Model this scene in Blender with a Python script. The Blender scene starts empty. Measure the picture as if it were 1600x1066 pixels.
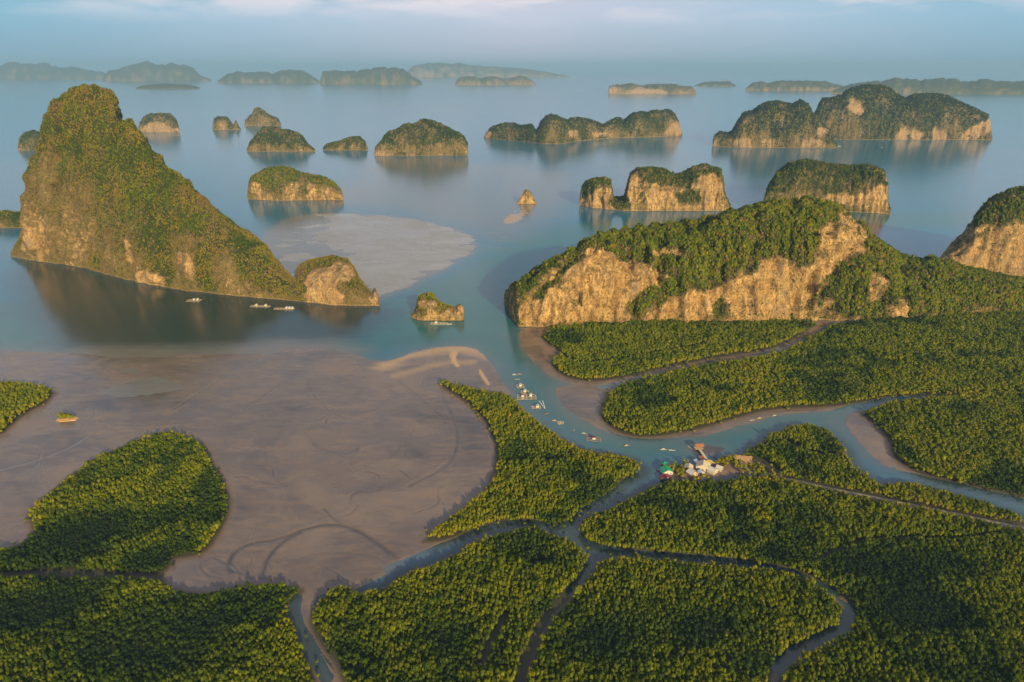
import bpy, bmesh, math
import numpy as np
from mathutils import Vector

# ------------------------------------------------------------------ camera, sky, sun, exposure
SC = bpy.context.scene
COL = SC.collection
R = math.radians
CAM_H, F, YH = 300.0, 1040.0, 104.0
PITCH = math.atan((533 - YH) / F)
cp, sp = math.cos(PITCH), math.sin(PITCH)

cam_data = bpy.data.cameras.new('camera')
cam = bpy.data.objects.new('camera', cam_data); COL.objects.link(cam)
cam.location = (0, 0, CAM_H)
cam.rotation_euler = (math.pi / 2 - PITCH, 0, 0)
cam_data.sensor_width = 36.0
cam_data.lens = 36.0 * F / 1600.0
cam_data.clip_start = 1.0
cam_data.clip_end = 200000.0
SC.camera = cam

SUN_EL, SUN_AZ = R(19), R(22)      # the sun stands behind the camera, a little to its right
sun_dir = Vector((math.sin(SUN_AZ) * math.cos(SUN_EL), -math.cos(SUN_AZ) * math.cos(SUN_EL), math.sin(SUN_EL)))
sd_ = bpy.data.lights.new('sun', 'SUN'); sd_.energy = 5.0; sd_.angle = R(0.6); sd_.color = (1.0, 0.74, 0.34)
sun = bpy.data.objects.new('sun', sd_); COL.objects.link(sun)
sun.rotation_euler = sun_dir.to_track_quat('Z', 'Y').to_euler(); sun.location = (200, -400, 900)

world = bpy.data.worlds.new("World"); SC.world = world; world.use_nodes = True
wn = world.node_tree; wn.nodes.clear()
def N(nt, t, **kw):
    n = nt.nodes.new(t)
    for k, v in kw.items():
        if k.startswith('i_'): n.inputs[k[2:].replace('_', ' ')].default_value = v
        else: setattr(n, k, v)
    return n
def mathn(nt, op, a, b=None, c=None, clamp=False):
    n = nt.nodes.new('ShaderNodeMath'); n.operation = op; n.use_clamp = clamp
    for i, v in enumerate((a, b, c)):
        if v is None: continue
        if hasattr(v, 'links'): nt.links.new(v, n.inputs[i])
        else: n.inputs[i].default_value = v
    return n.outputs[0]
def mixc(nt, fac, a, b, mode='MIX'):
    n = nt.nodes.new('ShaderNodeMix'); n.data_type = 'RGBA'; n.blend_type = mode
    for i, v in ((0, fac), (6, a), (7, b)):
        if hasattr(v, 'links'): nt.links.new(v, n.inputs[i])
        elif i == 0: n.inputs[0].default_value = v
        else: n.inputs[i].default_value = (v[0], v[1], v[2], 1)
    return n.outputs[2]
def ramp(nt, fac, stops, interp='LINEAR'):
    n = nt.nodes.new('ShaderNodeValToRGB'); e = n.color_ramp.elements; n.color_ramp.interpolation = interp
    while len(e) < len(stops): e.new(0.5)
    for q, (p, c) in zip(e, stops):
        q.position = p; q.color = (c[0], c[1], c[2], 1) if hasattr(c, '__len__') else (c, c, c, 1)
    nt.links.new(fac, n.inputs[0]); return n.outputs[0]
def noise(nt, vec, scale, detail=4.0, rough=0.55, dist=0.0):
    n = nt.nodes.new('ShaderNodeTexNoise'); n.inputs['Scale'].default_value = scale
    n.inputs['Detail'].default_value = detail; n.inputs['Roughness'].default_value = rough
    n.inputs['Distortion'].default_value = dist
    nt.links.new(vec, n.inputs['Vector']); return n.outputs['Fac']
def mapping(nt, vec, scale=(1, 1, 1), loc=(0, 0, 0), rot=(0, 0, 0)):
    n = nt.nodes.new('ShaderNodeMapping'); n.inputs['Scale'].default_value = scale
    n.inputs['Location'].default_value = loc; n.inputs['Rotation'].default_value = rot
    nt.links.new(vec, n.inputs['Vector']); return n.outputs[0]

sky = N(wn, 'ShaderNodeTexSky', sky_type='NISHITA', sun_disc=False, sun_elevation=SUN_EL,
        sun_rotation=math.atan2(sun_dir.x, sun_dir.y), altitude=100, air_density=1.6, dust_density=0.5, ozone_density=4.0)
tc = N(wn, 'ShaderNodeTexCoord')
mp = mapping(wn, tc.outputs['Generated'], (2.2, 2.2, 12.0), (0.35, 0.1, 0.0))
cl = noise(wn, mp, 2.6, 7.0, 0.55, 0.3)
sepw = N(wn, 'ShaderNodeSeparateXYZ'); wn.links.new(tc.outputs['Generated'], sepw.inputs[0])
mr = N(wn, 'ShaderNodeMapRange', interpolation_type='SMOOTHSTEP'); mr.inputs[1].default_value = 0.045; mr.inputs[2].default_value = 0.09
wn.links.new(sepw.outputs[2], mr.inputs[0])
cf = ramp(wn, cl, [(0.44, 0.0), (0.58, 1.0)])
cfac = mathn(wn, 'MULTIPLY', cf, mr.outputs[0])
veil = noise(wn, mapping(wn, tc.outputs['Generated'], (1.6, 1.6, 9.0), (0.6, 0, 0)), 1.5, 3.0)
side = mathn(wn, 'ADD', mathn(wn, 'MULTIPLY', mathn(wn, 'ABSOLUTE', mathn(wn, 'SUBTRACT', sepw.outputs[0], 0.03)), 1.35), mathn(wn, 'MULTIPLY', mathn(wn, 'SUBTRACT', veil, 0.5), 0.5))
vc = ramp(wn, side, [(0.0, (0.43, 0.46, 0.56)), (0.40, (0.31, 0.43, 0.54)), (0.95, (0.18, 0.37, 0.49))])
vc = mixc(wn, ramp(wn, sepw.outputs[2], [(0.10, 0), (0.28, 1)]), vc, (0.12, 0.29, 0.44))
vcs = N(wn, 'ShaderNodeVectorMath', operation='SCALE'); wn.links.new(vc, vcs.inputs[0]); 
lowr = ramp(wn, sepw.outputs[2], [(0.0, 0.74), (0.06, 1.0)]); wn.links.new(mathn(wn, 'MULTIPLY', lowr, 20.0), vcs.inputs[3])
mr2 = N(wn, 'ShaderNodeMapRange', interpolation_type='SMOOTHSTEP'); mr2.inputs[1].default_value = 0.10; mr2.inputs[2].default_value = 0.42
mr2.inputs[3].default_value = 0.95; mr2.inputs[4].default_value = 0.04
wn.links.new(sepw.outputs[2], mr2.inputs[0])
c1 = mixc(wn, mr2.outputs[0], sky.outputs[0], vcs.outputs[0])
c2 = mixc(wn, mathn(wn, 'MULTIPLY', cfac, 0.8), c1, (13.5, 12.0, 12.5))
bg = N(wn, 'ShaderNodeBackground'); bg.inputs[1].default_value = 0.05
wn.links.new(c2, bg.inputs[0])
wo = N(wn, 'ShaderNodeOutputWorld'); wn.links.new(bg.outputs[0], wo.inputs[0])

vs = SC.view_settings
vs.view_transform = 'Standard'; vs.look = 'None'; vs.exposure = 0.5; vs.gamma = 1.0; vs.use_curve_mapping = False
cy = SC.cycles
cy.use_denoising = True
cy.max_bounces = 5; cy.diffuse_bounces = 2; cy.glossy_bounces = 2; cy.transmission_bounces = 2
cy.volume_bounces = 0; cy.transparent_max_bounces = 4
cy.sample_clamp_indirect = 4.0

# ------------------------------------------------------------------ helpers
rng = np.random.default_rng(7)
def proj_inv(x, y, z=0.0):
    """world point on the level plane z seen at photo pixel x, y"""
    x = np.asarray(x, float); y = np.asarray(y, float)
    a = (x - 800) / F; b = (y - 533) / F
    s = (CAM_H - z) / (sp + b * cp)
    return np.stack([a * s, s * (cp - b * sp), np.zeros_like(s) + z], -1)
def proj(P):
    zc = P[..., 1] * cp + (CAM_H - P[..., 2]) * sp
    u = -P[..., 1] * sp + (CAM_H - P[..., 2]) * cp
    return 800 + F * P[..., 0] / zc, 533 + F * u / zc

PERM = rng.permutation(512).astype(np.int64)
def _h(ix, iy, iz):
    return PERM[(PERM[(PERM[ix & 511] + iy) & 511] + iz) & 511] / 511.0
def vnoise(P):
    P = np.asarray(P, float); I = np.floor(P).astype(np.int64); f = P - I; f = f * f * (3 - 2 * f)
    x, y, z = I[..., 0], I[..., 1], I[..., 2]; fx, fy, fz = f[..., 0], f[..., 1], f[..., 2]
    def l(a, b, t): return a + (b - a) * t
    return l(l(l(_h(x, y, z), _h(x + 1, y, z), fx), l(_h(x, y + 1, z), _h(x + 1, y + 1, z), fx), fy),
             l(l(_h(x, y, z + 1), _h(x + 1, y, z + 1), fx), l(_h(x, y + 1, z + 1), _h(x + 1, y + 1, z + 1), fx), fy), fz) * 2 - 1
def fbm(P, scale, octs=4, gain=0.5, seed=0.0, aniso=(1, 1, 1)):
    P = np.asarray(P, float) * np.array(aniso) / scale + seed * 17.31
    s = 0; a = 1.0; t = 0
    for k in range(octs):
        s = s + a * vnoise(P * (2.03 ** k) + k * 11.7); t += a; a *= gain
    return s / t
def sstep(x, a, b):
    t = np.clip((x - a) / (b - a), 0, 1); return t * t * (3 - 2 * t)

def seg_dist(X, Y, pts):
    """distance of points to an open polyline"""
    d2 = np.full(X.shape, 1e12)
    for (x0, y0), (x1, y1) in zip(pts[:-1], pts[1:]):
        dx, dy = x1 - x0, y1 - y0; L = dx * dx + dy * dy + 1e-9
        t = np.clip(((X - x0) * dx + (Y - y0) * dy) / L, 0, 1)
        d2 = np.minimum(d2, (X - x0 - t * dx) ** 2 + (Y - y0 - t * dy) ** 2)
    return np.sqrt(d2)
def sdf_poly(X, Y, poly):
    """signed distance, positive inside"""
    p = list(map(tuple, poly)); q = p + [p[0]]
    d = seg_dist(X, Y, q); ins = np.zeros(X.shape, bool)
    for (x0, y0), (x1, y1) in zip(q[:-1], q[1:]):
        c = (y0 > Y) != (y1 > Y)
        with np.errstate(divide='ignore', invalid='ignore'):
            xi = (x1 - x0) * (Y - y0) / (y1 - y0 + 1e-12) + x0
        ins ^= c & (X < xi)
    return np.where(ins, d, -d)
def smooth_poly(p, n=1, closed=True):
    p = np.array(p, float)
    for _ in range(n):
        q = np.roll(p, -1, 0) if closed else p[1:]
        a = p if closed else p[:-1]
        r = np.empty((2 * len(q), 2)); r[0::2] = .75 * a + .25 * q; r[1::2] = .25 * a + .75 * q
        if not closed: r = np.vstack([p[:1], r, p[-1:]])
        p = r
    return p
def ground_poly(px, sm=1):
    p = smooth_poly(px, sm); return proj_inv(p[:, 0], p[:, 1])[:, :2]
def ground_line(px, sm=1):
    p = smooth_poly(px, sm, False); return proj_inv(p[:, 0], p[:, 1])[:, :2]
def canopy_poly(px, htop=5.5, sm=1):
    """an outline traced round the canopy: its far edge is seen at the tree tops, its near edge at the foot"""
    p = smooth_poly(px, sm)
    t = np.roll(p, -1, 0) - np.roll(p, 1, 0)
    area = np.sum(p[:, 0] * np.roll(p[:, 1], -1) - np.roll(p[:, 0], -1) * p[:, 1])
    n = np.stack([t[:, 1], -t[:, 0]], 1) * np.sign(area)
    n /= np.linalg.norm(n, axis=1, keepdims=True) + 1e-9
    z = 0.5 + htop * sstep(-n[:, 1], -0.25, 0.5)
    a = (p[:, 0] - 800) / F; b = (p[:, 1] - 533) / F
    s = (CAM_H - z) / (sp + b * cp)
    return np.stack([a * s, s * (cp - b * sp)], 1)

def tag(o, label=None, cat=None, group=None, kind=None):
    if label: o['label'] = label
    if cat: o['category'] = cat
    if group: o['group'] = group
    if kind: o['kind'] = kind
    return o
def link(name, me, mat=None, parent=None, loc=None):
    o = bpy.data.objects.new(name, me); COL.objects.link(o)
    if mat is not None: me.materials.append(mat)
    if parent is not None: o.parent = parent
    if loc is not None: o.location = loc
    return o
def raw_mesh(name, V, Q, smooth=True):
    me = bpy.data.meshes.new(name); V = np.asarray(V, np.float32); Q = np.asarray(Q, np.int32)
    k = Q.shape[1]
    me.vertices.add(len(V)); me.vertices.foreach_set('co', V.ravel())
    me.loops.add(Q.size); me.loops.foreach_set('vertex_index', Q.ravel())
    me.polygons.add(len(Q)); me.polygons.foreach_set('loop_start', np.arange(0, Q.size, k, dtype=np.int32))
    me.polygons.foreach_set('loop_total', np.full(len(Q), k, np.int32))
    me.polygons.foreach_set('use_smooth', np.full(len(Q), smooth, bool))
    me.update(calc_edges=True); return me
def grid_quads(n, m, flip=False):
    i, j = np.meshgrid(np.arange(n - 1), np.arange(m - 1), indexing='ij'); a = (i * m + j).ravel()
    q = np.stack([a, a + m, a + m + 1, a + 1], 1)
    return q[:, ::-1] if flip else q
def attr(me, name, vals):
    at = me.attributes.new(name, 'FLOAT', 'POINT'); at.data.foreach_set('value', np.asarray(vals, np.float32).ravel())

def newmat(name):
    m = bpy.data.materials.new(name); m.use_nodes = True; nt = m.node_tree; nt.nodes.clear()
    out = N(nt, 'ShaderNodeOutputMaterial'); b = N(nt, 'ShaderNodeBsdfPrincipled'); nt.links.new(b.outputs[0], out.inputs[0])
    return m, nt, b, out
def simple(name, col, rough=0.6, var=0.25, scale=1.5, spec=0.4):
    m, nt, b, out = newmat(name); g = N(nt, 'ShaderNodeNewGeometry')
    n = noise(nt, g.outputs['Position'], scale, 5.0)
    c = mixc(nt, n, [v * (1 - var) for v in col], [min(1, v * (1 + var)) for v in col])
    nt.links.new(c, b.inputs['Base Color']); b.inputs['Roughness'].default_value = rough
    b.inputs['Specular IOR Level'].default_value = spec
    return m
def getattr_node(nt, name, typ='GEOMETRY'):
    n = N(nt, 'ShaderNodeAttribute', attribute_type=typ, attribute_name=name); return n.outputs['Fac']

# ------------------------------------------------------------------ materials
def mat_water():
    m, nt, b, out = newmat('sea_water')
    g = N(nt, 'ShaderNodeNewGeometry'); P = g.outputs['Position']
    silt = getattr_node(nt, 'silt'); teal = getattr_node(nt, 'teal')
    n1 = noise(nt, mapping(nt, P, (0.004, 0.012, 1), rot=(0, 0, 0.25)), 1.0, 5.0, 0.6, 0.6)
    n2 = noise(nt, mapping(nt, P, (0.02, 0.08, 1), rot=(0, 0, -0.2)), 1.0, 4.0, 0.6, 1.0)
    deep = mixc(nt, n1, (0.001, 0.100, 0.200), (0.003, 0.150, 0.275))
    tl = mixc(nt, n1, (0.008, 0.095, 0.120), (0.020, 0.140, 0.160))
    sl = mixc(nt, n2, (0.115, 0.110, 0.108), (0.185, 0.170, 0.160))
    c = mixc(nt, teal, deep, tl)
    c = mixc(nt, getattr_node(nt, 'shaded'), c, mixc(nt, n2, (0.012, 0.022, 0.018), (0.028, 0.040, 0.032)))  # darker water: island reflection and creek shade painted into the base colour
    c = mixc(nt, silt, c, sl)
    nt.links.new(c, b.inputs['Base Color'])
    rg = mathn(nt, 'ADD', mathn(nt, 'MULTIPLY', n2, 0.10), 0.10)
    nt.links.new(rg, b.inputs['Roughness']); b.inputs['IOR'].default_value = 1.65
    bp = N(nt, 'ShaderNodeBump'); bp.inputs['Strength'].default_value = 0.25; bp.inputs['Distance'].default_value = 0.6
    nt.links.new(noise(nt, mapping(nt, P, (0.05, 0.22, 1)), 1.0, 6.0, 0.65), bp.inputs['Height'])
    nt.links.new(bp.outputs[0], b.inputs['Normal'])
    return m
def mat_mud():
    m, nt, b, out = newmat('wet_mud')
    g = N(nt, 'ShaderNodeNewGeometry'); P = g.outputs['Position']
    sand = getattr_node(nt, 'sand'); fo = getattr_node(nt, 'forest'); bank = getattr_node(nt, 'bank'); bar = getattr_node(nt, 'bar'); rill = getattr_node(nt, 'rill')
    n1 = noise(nt, mapping(nt, P, (0.010, 0.016, 1)), 1.0, 6.0, 0.6, 0.8)
    n2 = noise(nt, P, 0.25, 6.0, 0.65)
    n3 = noise(nt, mapping(nt, P, (0.03, 0.09, 1), rot=(0, 0, 0.5)), 1.0, 5.0, 0.6, 1.5)
    c = mixc(nt, ramp(nt, n1, [(0.35, 0), (0.65, 1)]), (0.078, 0.068, 0.076), (0.190, 0.145, 0.120))
    c = mixc(nt, mathn(nt, 'MULTIPLY', ramp(nt, n3, [(0.45, 0), (0.7, 1)]), 0.45), c, (0.27, 0.185, 0.115))
    c = mixc(nt, mathn(nt, 'MULTIPLY', ramp(nt, n2, [(0.5, 0), (0.62, 1)]), 0.22), c, (0.10, 0.085, 0.08))
    c = mixc(nt, mathn(nt, 'MULTIPLY', bank, 0.75), c, (0.17, 0.105, 0.062))
    c = mixc(nt, bar, c, mixc(nt, n3, (0.20, 0.198, 0.195), (0.31, 0.295, 0.275)))
    c = mixc(nt, rill, c, (0.035, 0.030, 0.030))
    c = mixc(nt, sand, c, (0.50, 0.32, 0.125))
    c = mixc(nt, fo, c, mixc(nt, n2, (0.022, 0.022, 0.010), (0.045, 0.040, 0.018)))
    nt.links.new(c, b.inputs['Base Color'])
    wet = ramp(nt, n1, [(0.3, 0.09), (0.7, 0.40)])
    rg = mixc(nt, mathn(nt, 'MAXIMUM', fo, bank), wet, (0.75, 0.75, 0.75))
    nt.links.new(rg, b.inputs['Roughness']); b.inputs['IOR'].default_value = 1.75
    bp = N(nt, 'ShaderNodeBump'); bp.inputs['Strength'].default_value = 0.3; bp.inputs['Distance'].default_value = 0.25
    nt.links.new(noise(nt, P, 0.12, 7.0, 0.65, 0.5), bp.inputs['Height']); nt.links.new(bp.outputs[0], b.inputs['Normal'])
    return m
def mat_karst():
    m, nt, b, out = newmat('limestone')
    g = N(nt, 'ShaderNodeNewGeometry'); P = g.outputs['Position']
    veg = getattr_node(nt, 'veg'); warm = getattr_node(nt, 'warm')
    st = noise(nt, mapping(nt, P, (0.13, 0.13, 0.06), rot=(0.25, 0.35, 0)), 1.0, 8.0, 0.7, 0.8)
    st2 = noise(nt, mapping(nt, P, (0.045, 0.045, 0.012)), 1.0, 5.0, 0.6, 0.5)
    fine = noise(nt, P, 0.45, 6.0, 0.7)
    rock = mixc(nt, ramp(nt, st, [(0.38, 0), (0.56, 1)]), (0.22, 0.145, 0.07), (0.80, 0.53, 0.225))
    rock = mixc(nt, mathn(nt, 'MULTIPLY', ramp(nt, st2, [(0.48, 0), (0.66, 1)]), 0.7), rock, (0.58, 0.34, 0.13))
    rock = mixc(nt, mathn(nt, 'MULTIPLY', ramp(nt, fine, [(0.52, 0), (0.66, 1)]), 0.75), rock, (0.12, 0.09, 0.05))
    lay = noise(nt, mapping(nt, P, (0.02, 0.02, 0.22), rot=(0.18, 0.22, 0)), 1.0, 6.0, 0.65, 0.8)
    rock = mixc(nt, mathn(nt, 'MULTIPLY', ramp(nt, lay, [(0.50, 0), (0.62, 1)]), 0.55), rock, (0.30, 0.20, 0.10))
    ck = noise(nt, mapping(nt, P, (0.22, 0.22, 0.07), rot=(0.1, -0.2, 0)), 1.0, 5.0, 0.6, 1.2)
    crack = ramp(nt, mathn(nt, 'ABSOLUTE', mathn(nt, 'SUBTRACT', ck, 0.5)), [(0.0, 1), (0.035, 0)])
    rock = mixc(nt, mathn(nt, 'MULTIPLY', crack, 0.7), rock, (0.085, 0.06, 0.035))
    stain = noise(nt, mapping(nt, P, (0.07, 0.07, 0.02)), 1.0, 4.0, 0.6, 0.4)
    rock = mixc(nt, mathn(nt, 'MULTIPLY', ramp(nt, stain, [(0.56, 0), (0.68, 1)]), 0.6), rock, (0.27, 0.25, 0.21))
    rock = mixc(nt, warm, mixc(nt, 0.62, rock, (0.235, 0.175, 0.150)), rock)
    scrub = mixc(nt, ramp(nt, fine, [(0.35, 0), (0.65, 1)]), (0.075, 0.060, 0.022), (0.30, 0.225, 0.105))
    soil = mixc(nt, ramp(nt, fine, [(0.4, 0), (0.6, 1)]), (0.030, 0.042, 0.012), (0.070, 0.080, 0.022))
    vv = mathn(nt, 'ADD', veg, mathn(nt, 'MULTIPLY', mathn(nt, 'SUBTRACT', noise(nt, P, 0.14, 6.0, 0.7), 0.5), 1.3))
    c = mixc(nt, ramp(nt, vv, [(0.28, 0), (0.42, 1)]), rock, scrub)
    c = mixc(nt, ramp(nt, vv, [(0.55, 0), (0.80, 1)]), c, soil)
    sep = N(nt, 'ShaderNodeSeparateXYZ'); nt.links.new(P, sep.inputs[0])
    tz = mathn(nt, 'ADD', sep.outputs[2], mathn(nt, 'MULTIPLY', fine, 4.0))
    tide = ramp(nt, mathn(nt, 'DIVIDE', tz, 20.0), [(0.14, 1), (0.24, 0)])
    c = mixc(nt, mathn(nt, 'MULTIPLY', tide, 0.45), c, (0.50, 0.38, 0.24))
    wet = ramp(nt, mathn(nt, 'DIVIDE', sep.outputs[2], 20.0), [(0.02, 1), (0.07, 0)])
    c = mixc(nt, mathn(nt, 'MULTIPLY', wet, 0.8), c, (0.07, 0.05, 0.035))
    nt.links.new(c, b.inputs['Base Color']); b.inputs['Roughness'].default_value = 0.9
    b.inputs['Specular IOR Level'].default_value = 0.2
    bp = N(nt, 'ShaderNodeBump'); bp.inputs['Strength'].default_value = 1.0; bp.inputs['Distance'].default_value = 6.0
    nt.links.new(mathn(nt, 'ADD', st, mathn(nt, 'MULTIPLY', fine, 0.6)), bp.inputs['Height'])
    nt.links.new(bp.outputs[0], b.inputs['Normal'])
    return m
def mat_leaf():
    m, nt, b, out = newmat('leaf')
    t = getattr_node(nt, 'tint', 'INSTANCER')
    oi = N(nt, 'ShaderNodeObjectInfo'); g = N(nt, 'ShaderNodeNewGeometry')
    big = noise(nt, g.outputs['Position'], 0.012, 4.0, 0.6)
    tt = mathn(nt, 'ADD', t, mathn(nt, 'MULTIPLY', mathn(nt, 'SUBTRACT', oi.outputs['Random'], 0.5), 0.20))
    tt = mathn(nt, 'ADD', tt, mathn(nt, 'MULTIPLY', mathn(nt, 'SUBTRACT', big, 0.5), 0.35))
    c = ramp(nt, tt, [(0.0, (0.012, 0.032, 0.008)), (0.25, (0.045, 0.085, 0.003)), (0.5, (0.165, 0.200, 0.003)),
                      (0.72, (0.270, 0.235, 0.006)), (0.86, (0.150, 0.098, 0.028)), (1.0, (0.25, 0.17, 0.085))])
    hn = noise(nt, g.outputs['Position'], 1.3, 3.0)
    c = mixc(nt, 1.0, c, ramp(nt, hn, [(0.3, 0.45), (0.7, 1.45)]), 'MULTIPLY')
    nt.links.new(c, b.inputs['Base Color']); b.inputs['Roughness'].default_value = 0.65
    b.inputs['Specular IOR Level'].default_value = 0.25
    tr = N(nt, 'ShaderNodeBsdfTranslucent'); nt.links.new(c, tr.inputs[0])
    mx = N(nt, 'ShaderNodeMixShader'); mx.inputs[0].default_value = 0.2
    nt.links.new(b.outputs[0], mx.inputs[1]); nt.links.new(tr.outputs[0], mx.inputs[2]); nt.links.new(mx.outputs[0], out.inputs[0])
    return m
M_WATER, M_MUD, M_KARST, M_LEAF = mat_water(), mat_mud(), mat_karst(), mat_leaf()
M_BARK = simple('bark', (0.12, 0.085, 0.055), 0.85)
M_ROAD = simple('dirt_track', (0.27, 0.235, 0.185), 0.9, 0.25, 0.4)
M_EARTH = simple('orange_earth', (0.50, 0.30, 0.14), 0.9, 0.3, 0.3)

# ------------------------------------------------------------------ traced outlines (photo pixels)
FOREST = [
 [(-330,835),(-60,850),(0,855),(40,836),(55,822),(46,800),(50,788),(75,765),(110,735),(150,710),(190,690),(235,675),(270,670),(295,678),(320,692),(326,712),(345,740),(357,775),(355,805),(340,832),(325,857),(300,868),(270,870),(264,885),(246,900),(262,914),(320,922),(370,908),(430,904),(470,910),(470,925),(450,942),(452,965),(470,1000),(486,1040),(498,1120),(-400,1120)],
 [(-330,590),(0,592),(40,594),(75,601),(84,613),(70,630),(40,645),(15,665),(0,680),(-330,740)],
 [(690,590),(720,599),(760,606),(790,611),(815,633),(840,653),(870,678),(910,699),(950,708),(985,710),(1001,722),(1000,738),(985,748),(965,753),(963,768),(925,787),(900,803),(888,820),(868,825),(840,816),(800,813),(770,819),(730,833),(690,843),(667,846),(660,838),(690,812),(730,785),(765,755),(778,720),(775,690),(765,665),(745,640),(715,618),(690,603)],
 [(488,950),(500,930),(530,908),(545,910),(560,921),(600,915),(625,892),(680,875),(720,856),(770,829),(830,816),(872,830),(905,853),(932,868),(922,895),(897,925),(871,950),(840,1000),(800,1120),(560,1120),(530,1040),(505,1010),(486,972)],
 [(937,866),(1000,866),(1100,874),(1200,884),(1260,896),(1305,923),(1320,950),(1308,980),(1256,1004),(1218,1024),(1201,1050),(1193,1120),(800,1120),(840,1000),(868,952),(897,925),(921,895)],
 [(902,825),(920,800),(960,785),(1000,765),(1030,750),(1060,744),(1100,747),(1150,742),(1180,738),(1230,747),(1300,761),(1400,781),(1480,797),(1558,814),(1620,827),(2050,870),(2050,1120),(1210,1120),(1222,1042),(1246,1020),(1296,998),(1334,974),(1336,950),(1318,932),(1280,910),(1230,895),(1150,881),(1050,872),(960,865),(922,857),(907,843)],
 [(1157,715),(1165,702),(1190,685),(1220,668),(1250,657),(1280,658),(1305,675),(1320,695),(1322,712),(1345,730),(1370,750),(1380,754),(1420,750),(1450,755),(1500,768),(1545,782),(1600,800),(1620,826),(1480,800),(1400,782),(1300,762),(1220,746),(1175,730)],
 [(1347,640),(1380,628),(1440,617),(1600,606),(2050,600),(2050,830),(1700,795),(1620,780),(1558,768),(1500,755),(1450,745),(1412,727),(1395,710),(1394,692),(1372,665),(1352,652)],
 [(942,640),(950,610),(975,595),(1030,580),(1100,565),(1180,555),(1240,540),(1280,515),(1310,500),(1400,490),(1558,480),(2050,470),(2050,640),(1600,622),(1440,618),(1375,621),(1340,630),(1280,635),(1200,638),(1140,655),(1080,672),(1020,682),(980,680),(952,665),(940,652)],
 [(846,520),(870,503),(920,496),(1000,496),(1100,496),(1200,496),(1280,498),(1262,515),(1238,530),(1200,547),(1120,558),(1040,573),(980,588),(930,596),(895,592),(868,580),(862,560),(876,545),(855,538)],
]
GAPS = [  # narrow creeks and clefts between the crowns: polyline, width in metres
 ([(930,868),(918,895),(893,925),(868,950),(835,1000),(800,1100)], 3.0),
 ([(790,965),(770,1000),(752,1045)], 2.2),
 ([(905,840),(925,858),(1000,866),(1100,874),(1200,886),(1262,903),(1300,925),(1330,950),(1325,980),(1270,1008),(1225,1025),(1205,1060)], 1.5),
 ([(1160,727),(1185,742),(1225,749),(1300,766),(1400,786),(1480,802),(1558,819),(1640,836),(1800,872)], 3.0),
 ([(1225,690),(1260,712),(1322,712)], 2.5),
 ([(1440,618),(1500,616),(1600,615)], 1.2),
 ([(850,535),(900,572),(960,565),(1100,540)], 2.0),
 ([(1270,880),(1330,850),(1400,842),(1480,848),(1558,838)], 0.6),
 ([(0,903),(80,897),(160,902),(250,905)], 5.0),
 ([(1000,690),(1010,700)], 1.0),
]
MUDS = [
 [(-500,546),(0,546),(100,549),(250,554),(400,549),(470,541),(540,546),(595,566),(618,560),(650,548),(690,541),(735,541),(765,558),(785,590),(812,628),(850,668),(880,693),(930,714),(985,716),(1000,740),(960,765),(920,790),(885,824),(780,824),(720,842),(680,862),(600,905),(540,930),(500,925),(495,950),(500,1000),(545,1060),(580,1130),(400,1130),(440,1010),(430,940),(440,920),(340,935),(240,925),(0,930),(-500,940)],
 [(812,512),(806,522),(818,548),(840,577),(870,596),(910,604),(955,604),(1030,586),(1180,560),(1290,515),(1330,480),(1000,492),(850,505)],
 [(868,600),(862,612),(880,641),(920,667),(965,684),(1000,691),(1060,690),(1110,681),(1160,666),(1200,651),(1260,646),(1310,644),(1350,630),(1300,600),(1000,600)],
 [(1285,652),(1340,636),(1375,645),(1405,690),(1412,722),(1385,735),(1350,712),(1325,690)],
 [(1385,728),(1450,756),(1558,782),(1620,792),(1620,775),(1500,750),(1420,720)],
 [(1028,748),(1036,736),(1060,730),(1090,728),(1125,726),(1150,714),(1185,712),(1240,749),(1180,744),(1150,741),(1100,749)],
 [(1062,700),(1100,694),(1140,698),(1130,712),(1090,712)],
]
BARS = [  # shallow banks that hardly break the surface
 [(436,345),(470,335),(530,333),(610,337),(680,348),(730,364),(746,378),(736,396),(700,417),(650,441),(600,464),(560,476),(480,470),(400,440),(380,400)],
 [(783,346),(800,332),(815,322),(832,322),(830,334),(812,345),(795,351)],
]
SPITS = [ [(704,548),(716,549),(712,558),(713,566),(719,573),(714,575),(706,566),(703,556)], [(748,576),(752,580),(766,602),(762,603),(750,586)] ]
CHANNELS = [  # water cut through the mud: polyline, width in metres
 ([(1012,722),(1005,745),(975,768),(925,795),(900,812),(885,832),(905,850),(960,864)], 15.0),
 ([(885,832),(850,822),(800,818),(760,828),(700,852),(650,874),(610,888)], 6.0),
 ([(930,870),(918,893),(895,925)], 6.0),
 ([(960,864),(1100,873),(1230,890),(1300,925)], 3.0),
 ([(1340,955),(1325,980),(1260,1012),(1215,1040)], 9.0),
 ([(1345,634),(1300,648),(1335,700),(1380,738),(1450,750),(1558,776),(1700,808)], 9.0),
 ([(940,606),(985,596),(1100,573),(1200,560),(1270,525),(1310,503)], 5.0),
 ([(1340,636),(1390,623),(1460,620)], 2.5),
 ([(463,935),(458,965),(480,1010),(510,1060)], 2.6),
]
RILLS = [  # thin drainage lines in the mud
 ([(365,893),(358,880),(368,862),(390,850),(440,843),(480,826),(520,819),(555,828),(590,850),(620,873)], 1.3),
 ([(412,895),(420,870),(440,848),(470,832)], 1.3), ([(505,795),(518,808),(535,822)], 1.0),
 ([(270,640),(330,600),(400,565),(460,548)], 0.8), ([(380,640),(440,600),(500,560)], 0.7),
 ([(0,735),(60,720),(110,700),(140,680)], 1.0),
 ([(690,620),(712,660),(716,700),(700,730),(640,760)], 1.2), ([(590,570),(640,610),(700,660)], 0.8),
]
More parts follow.
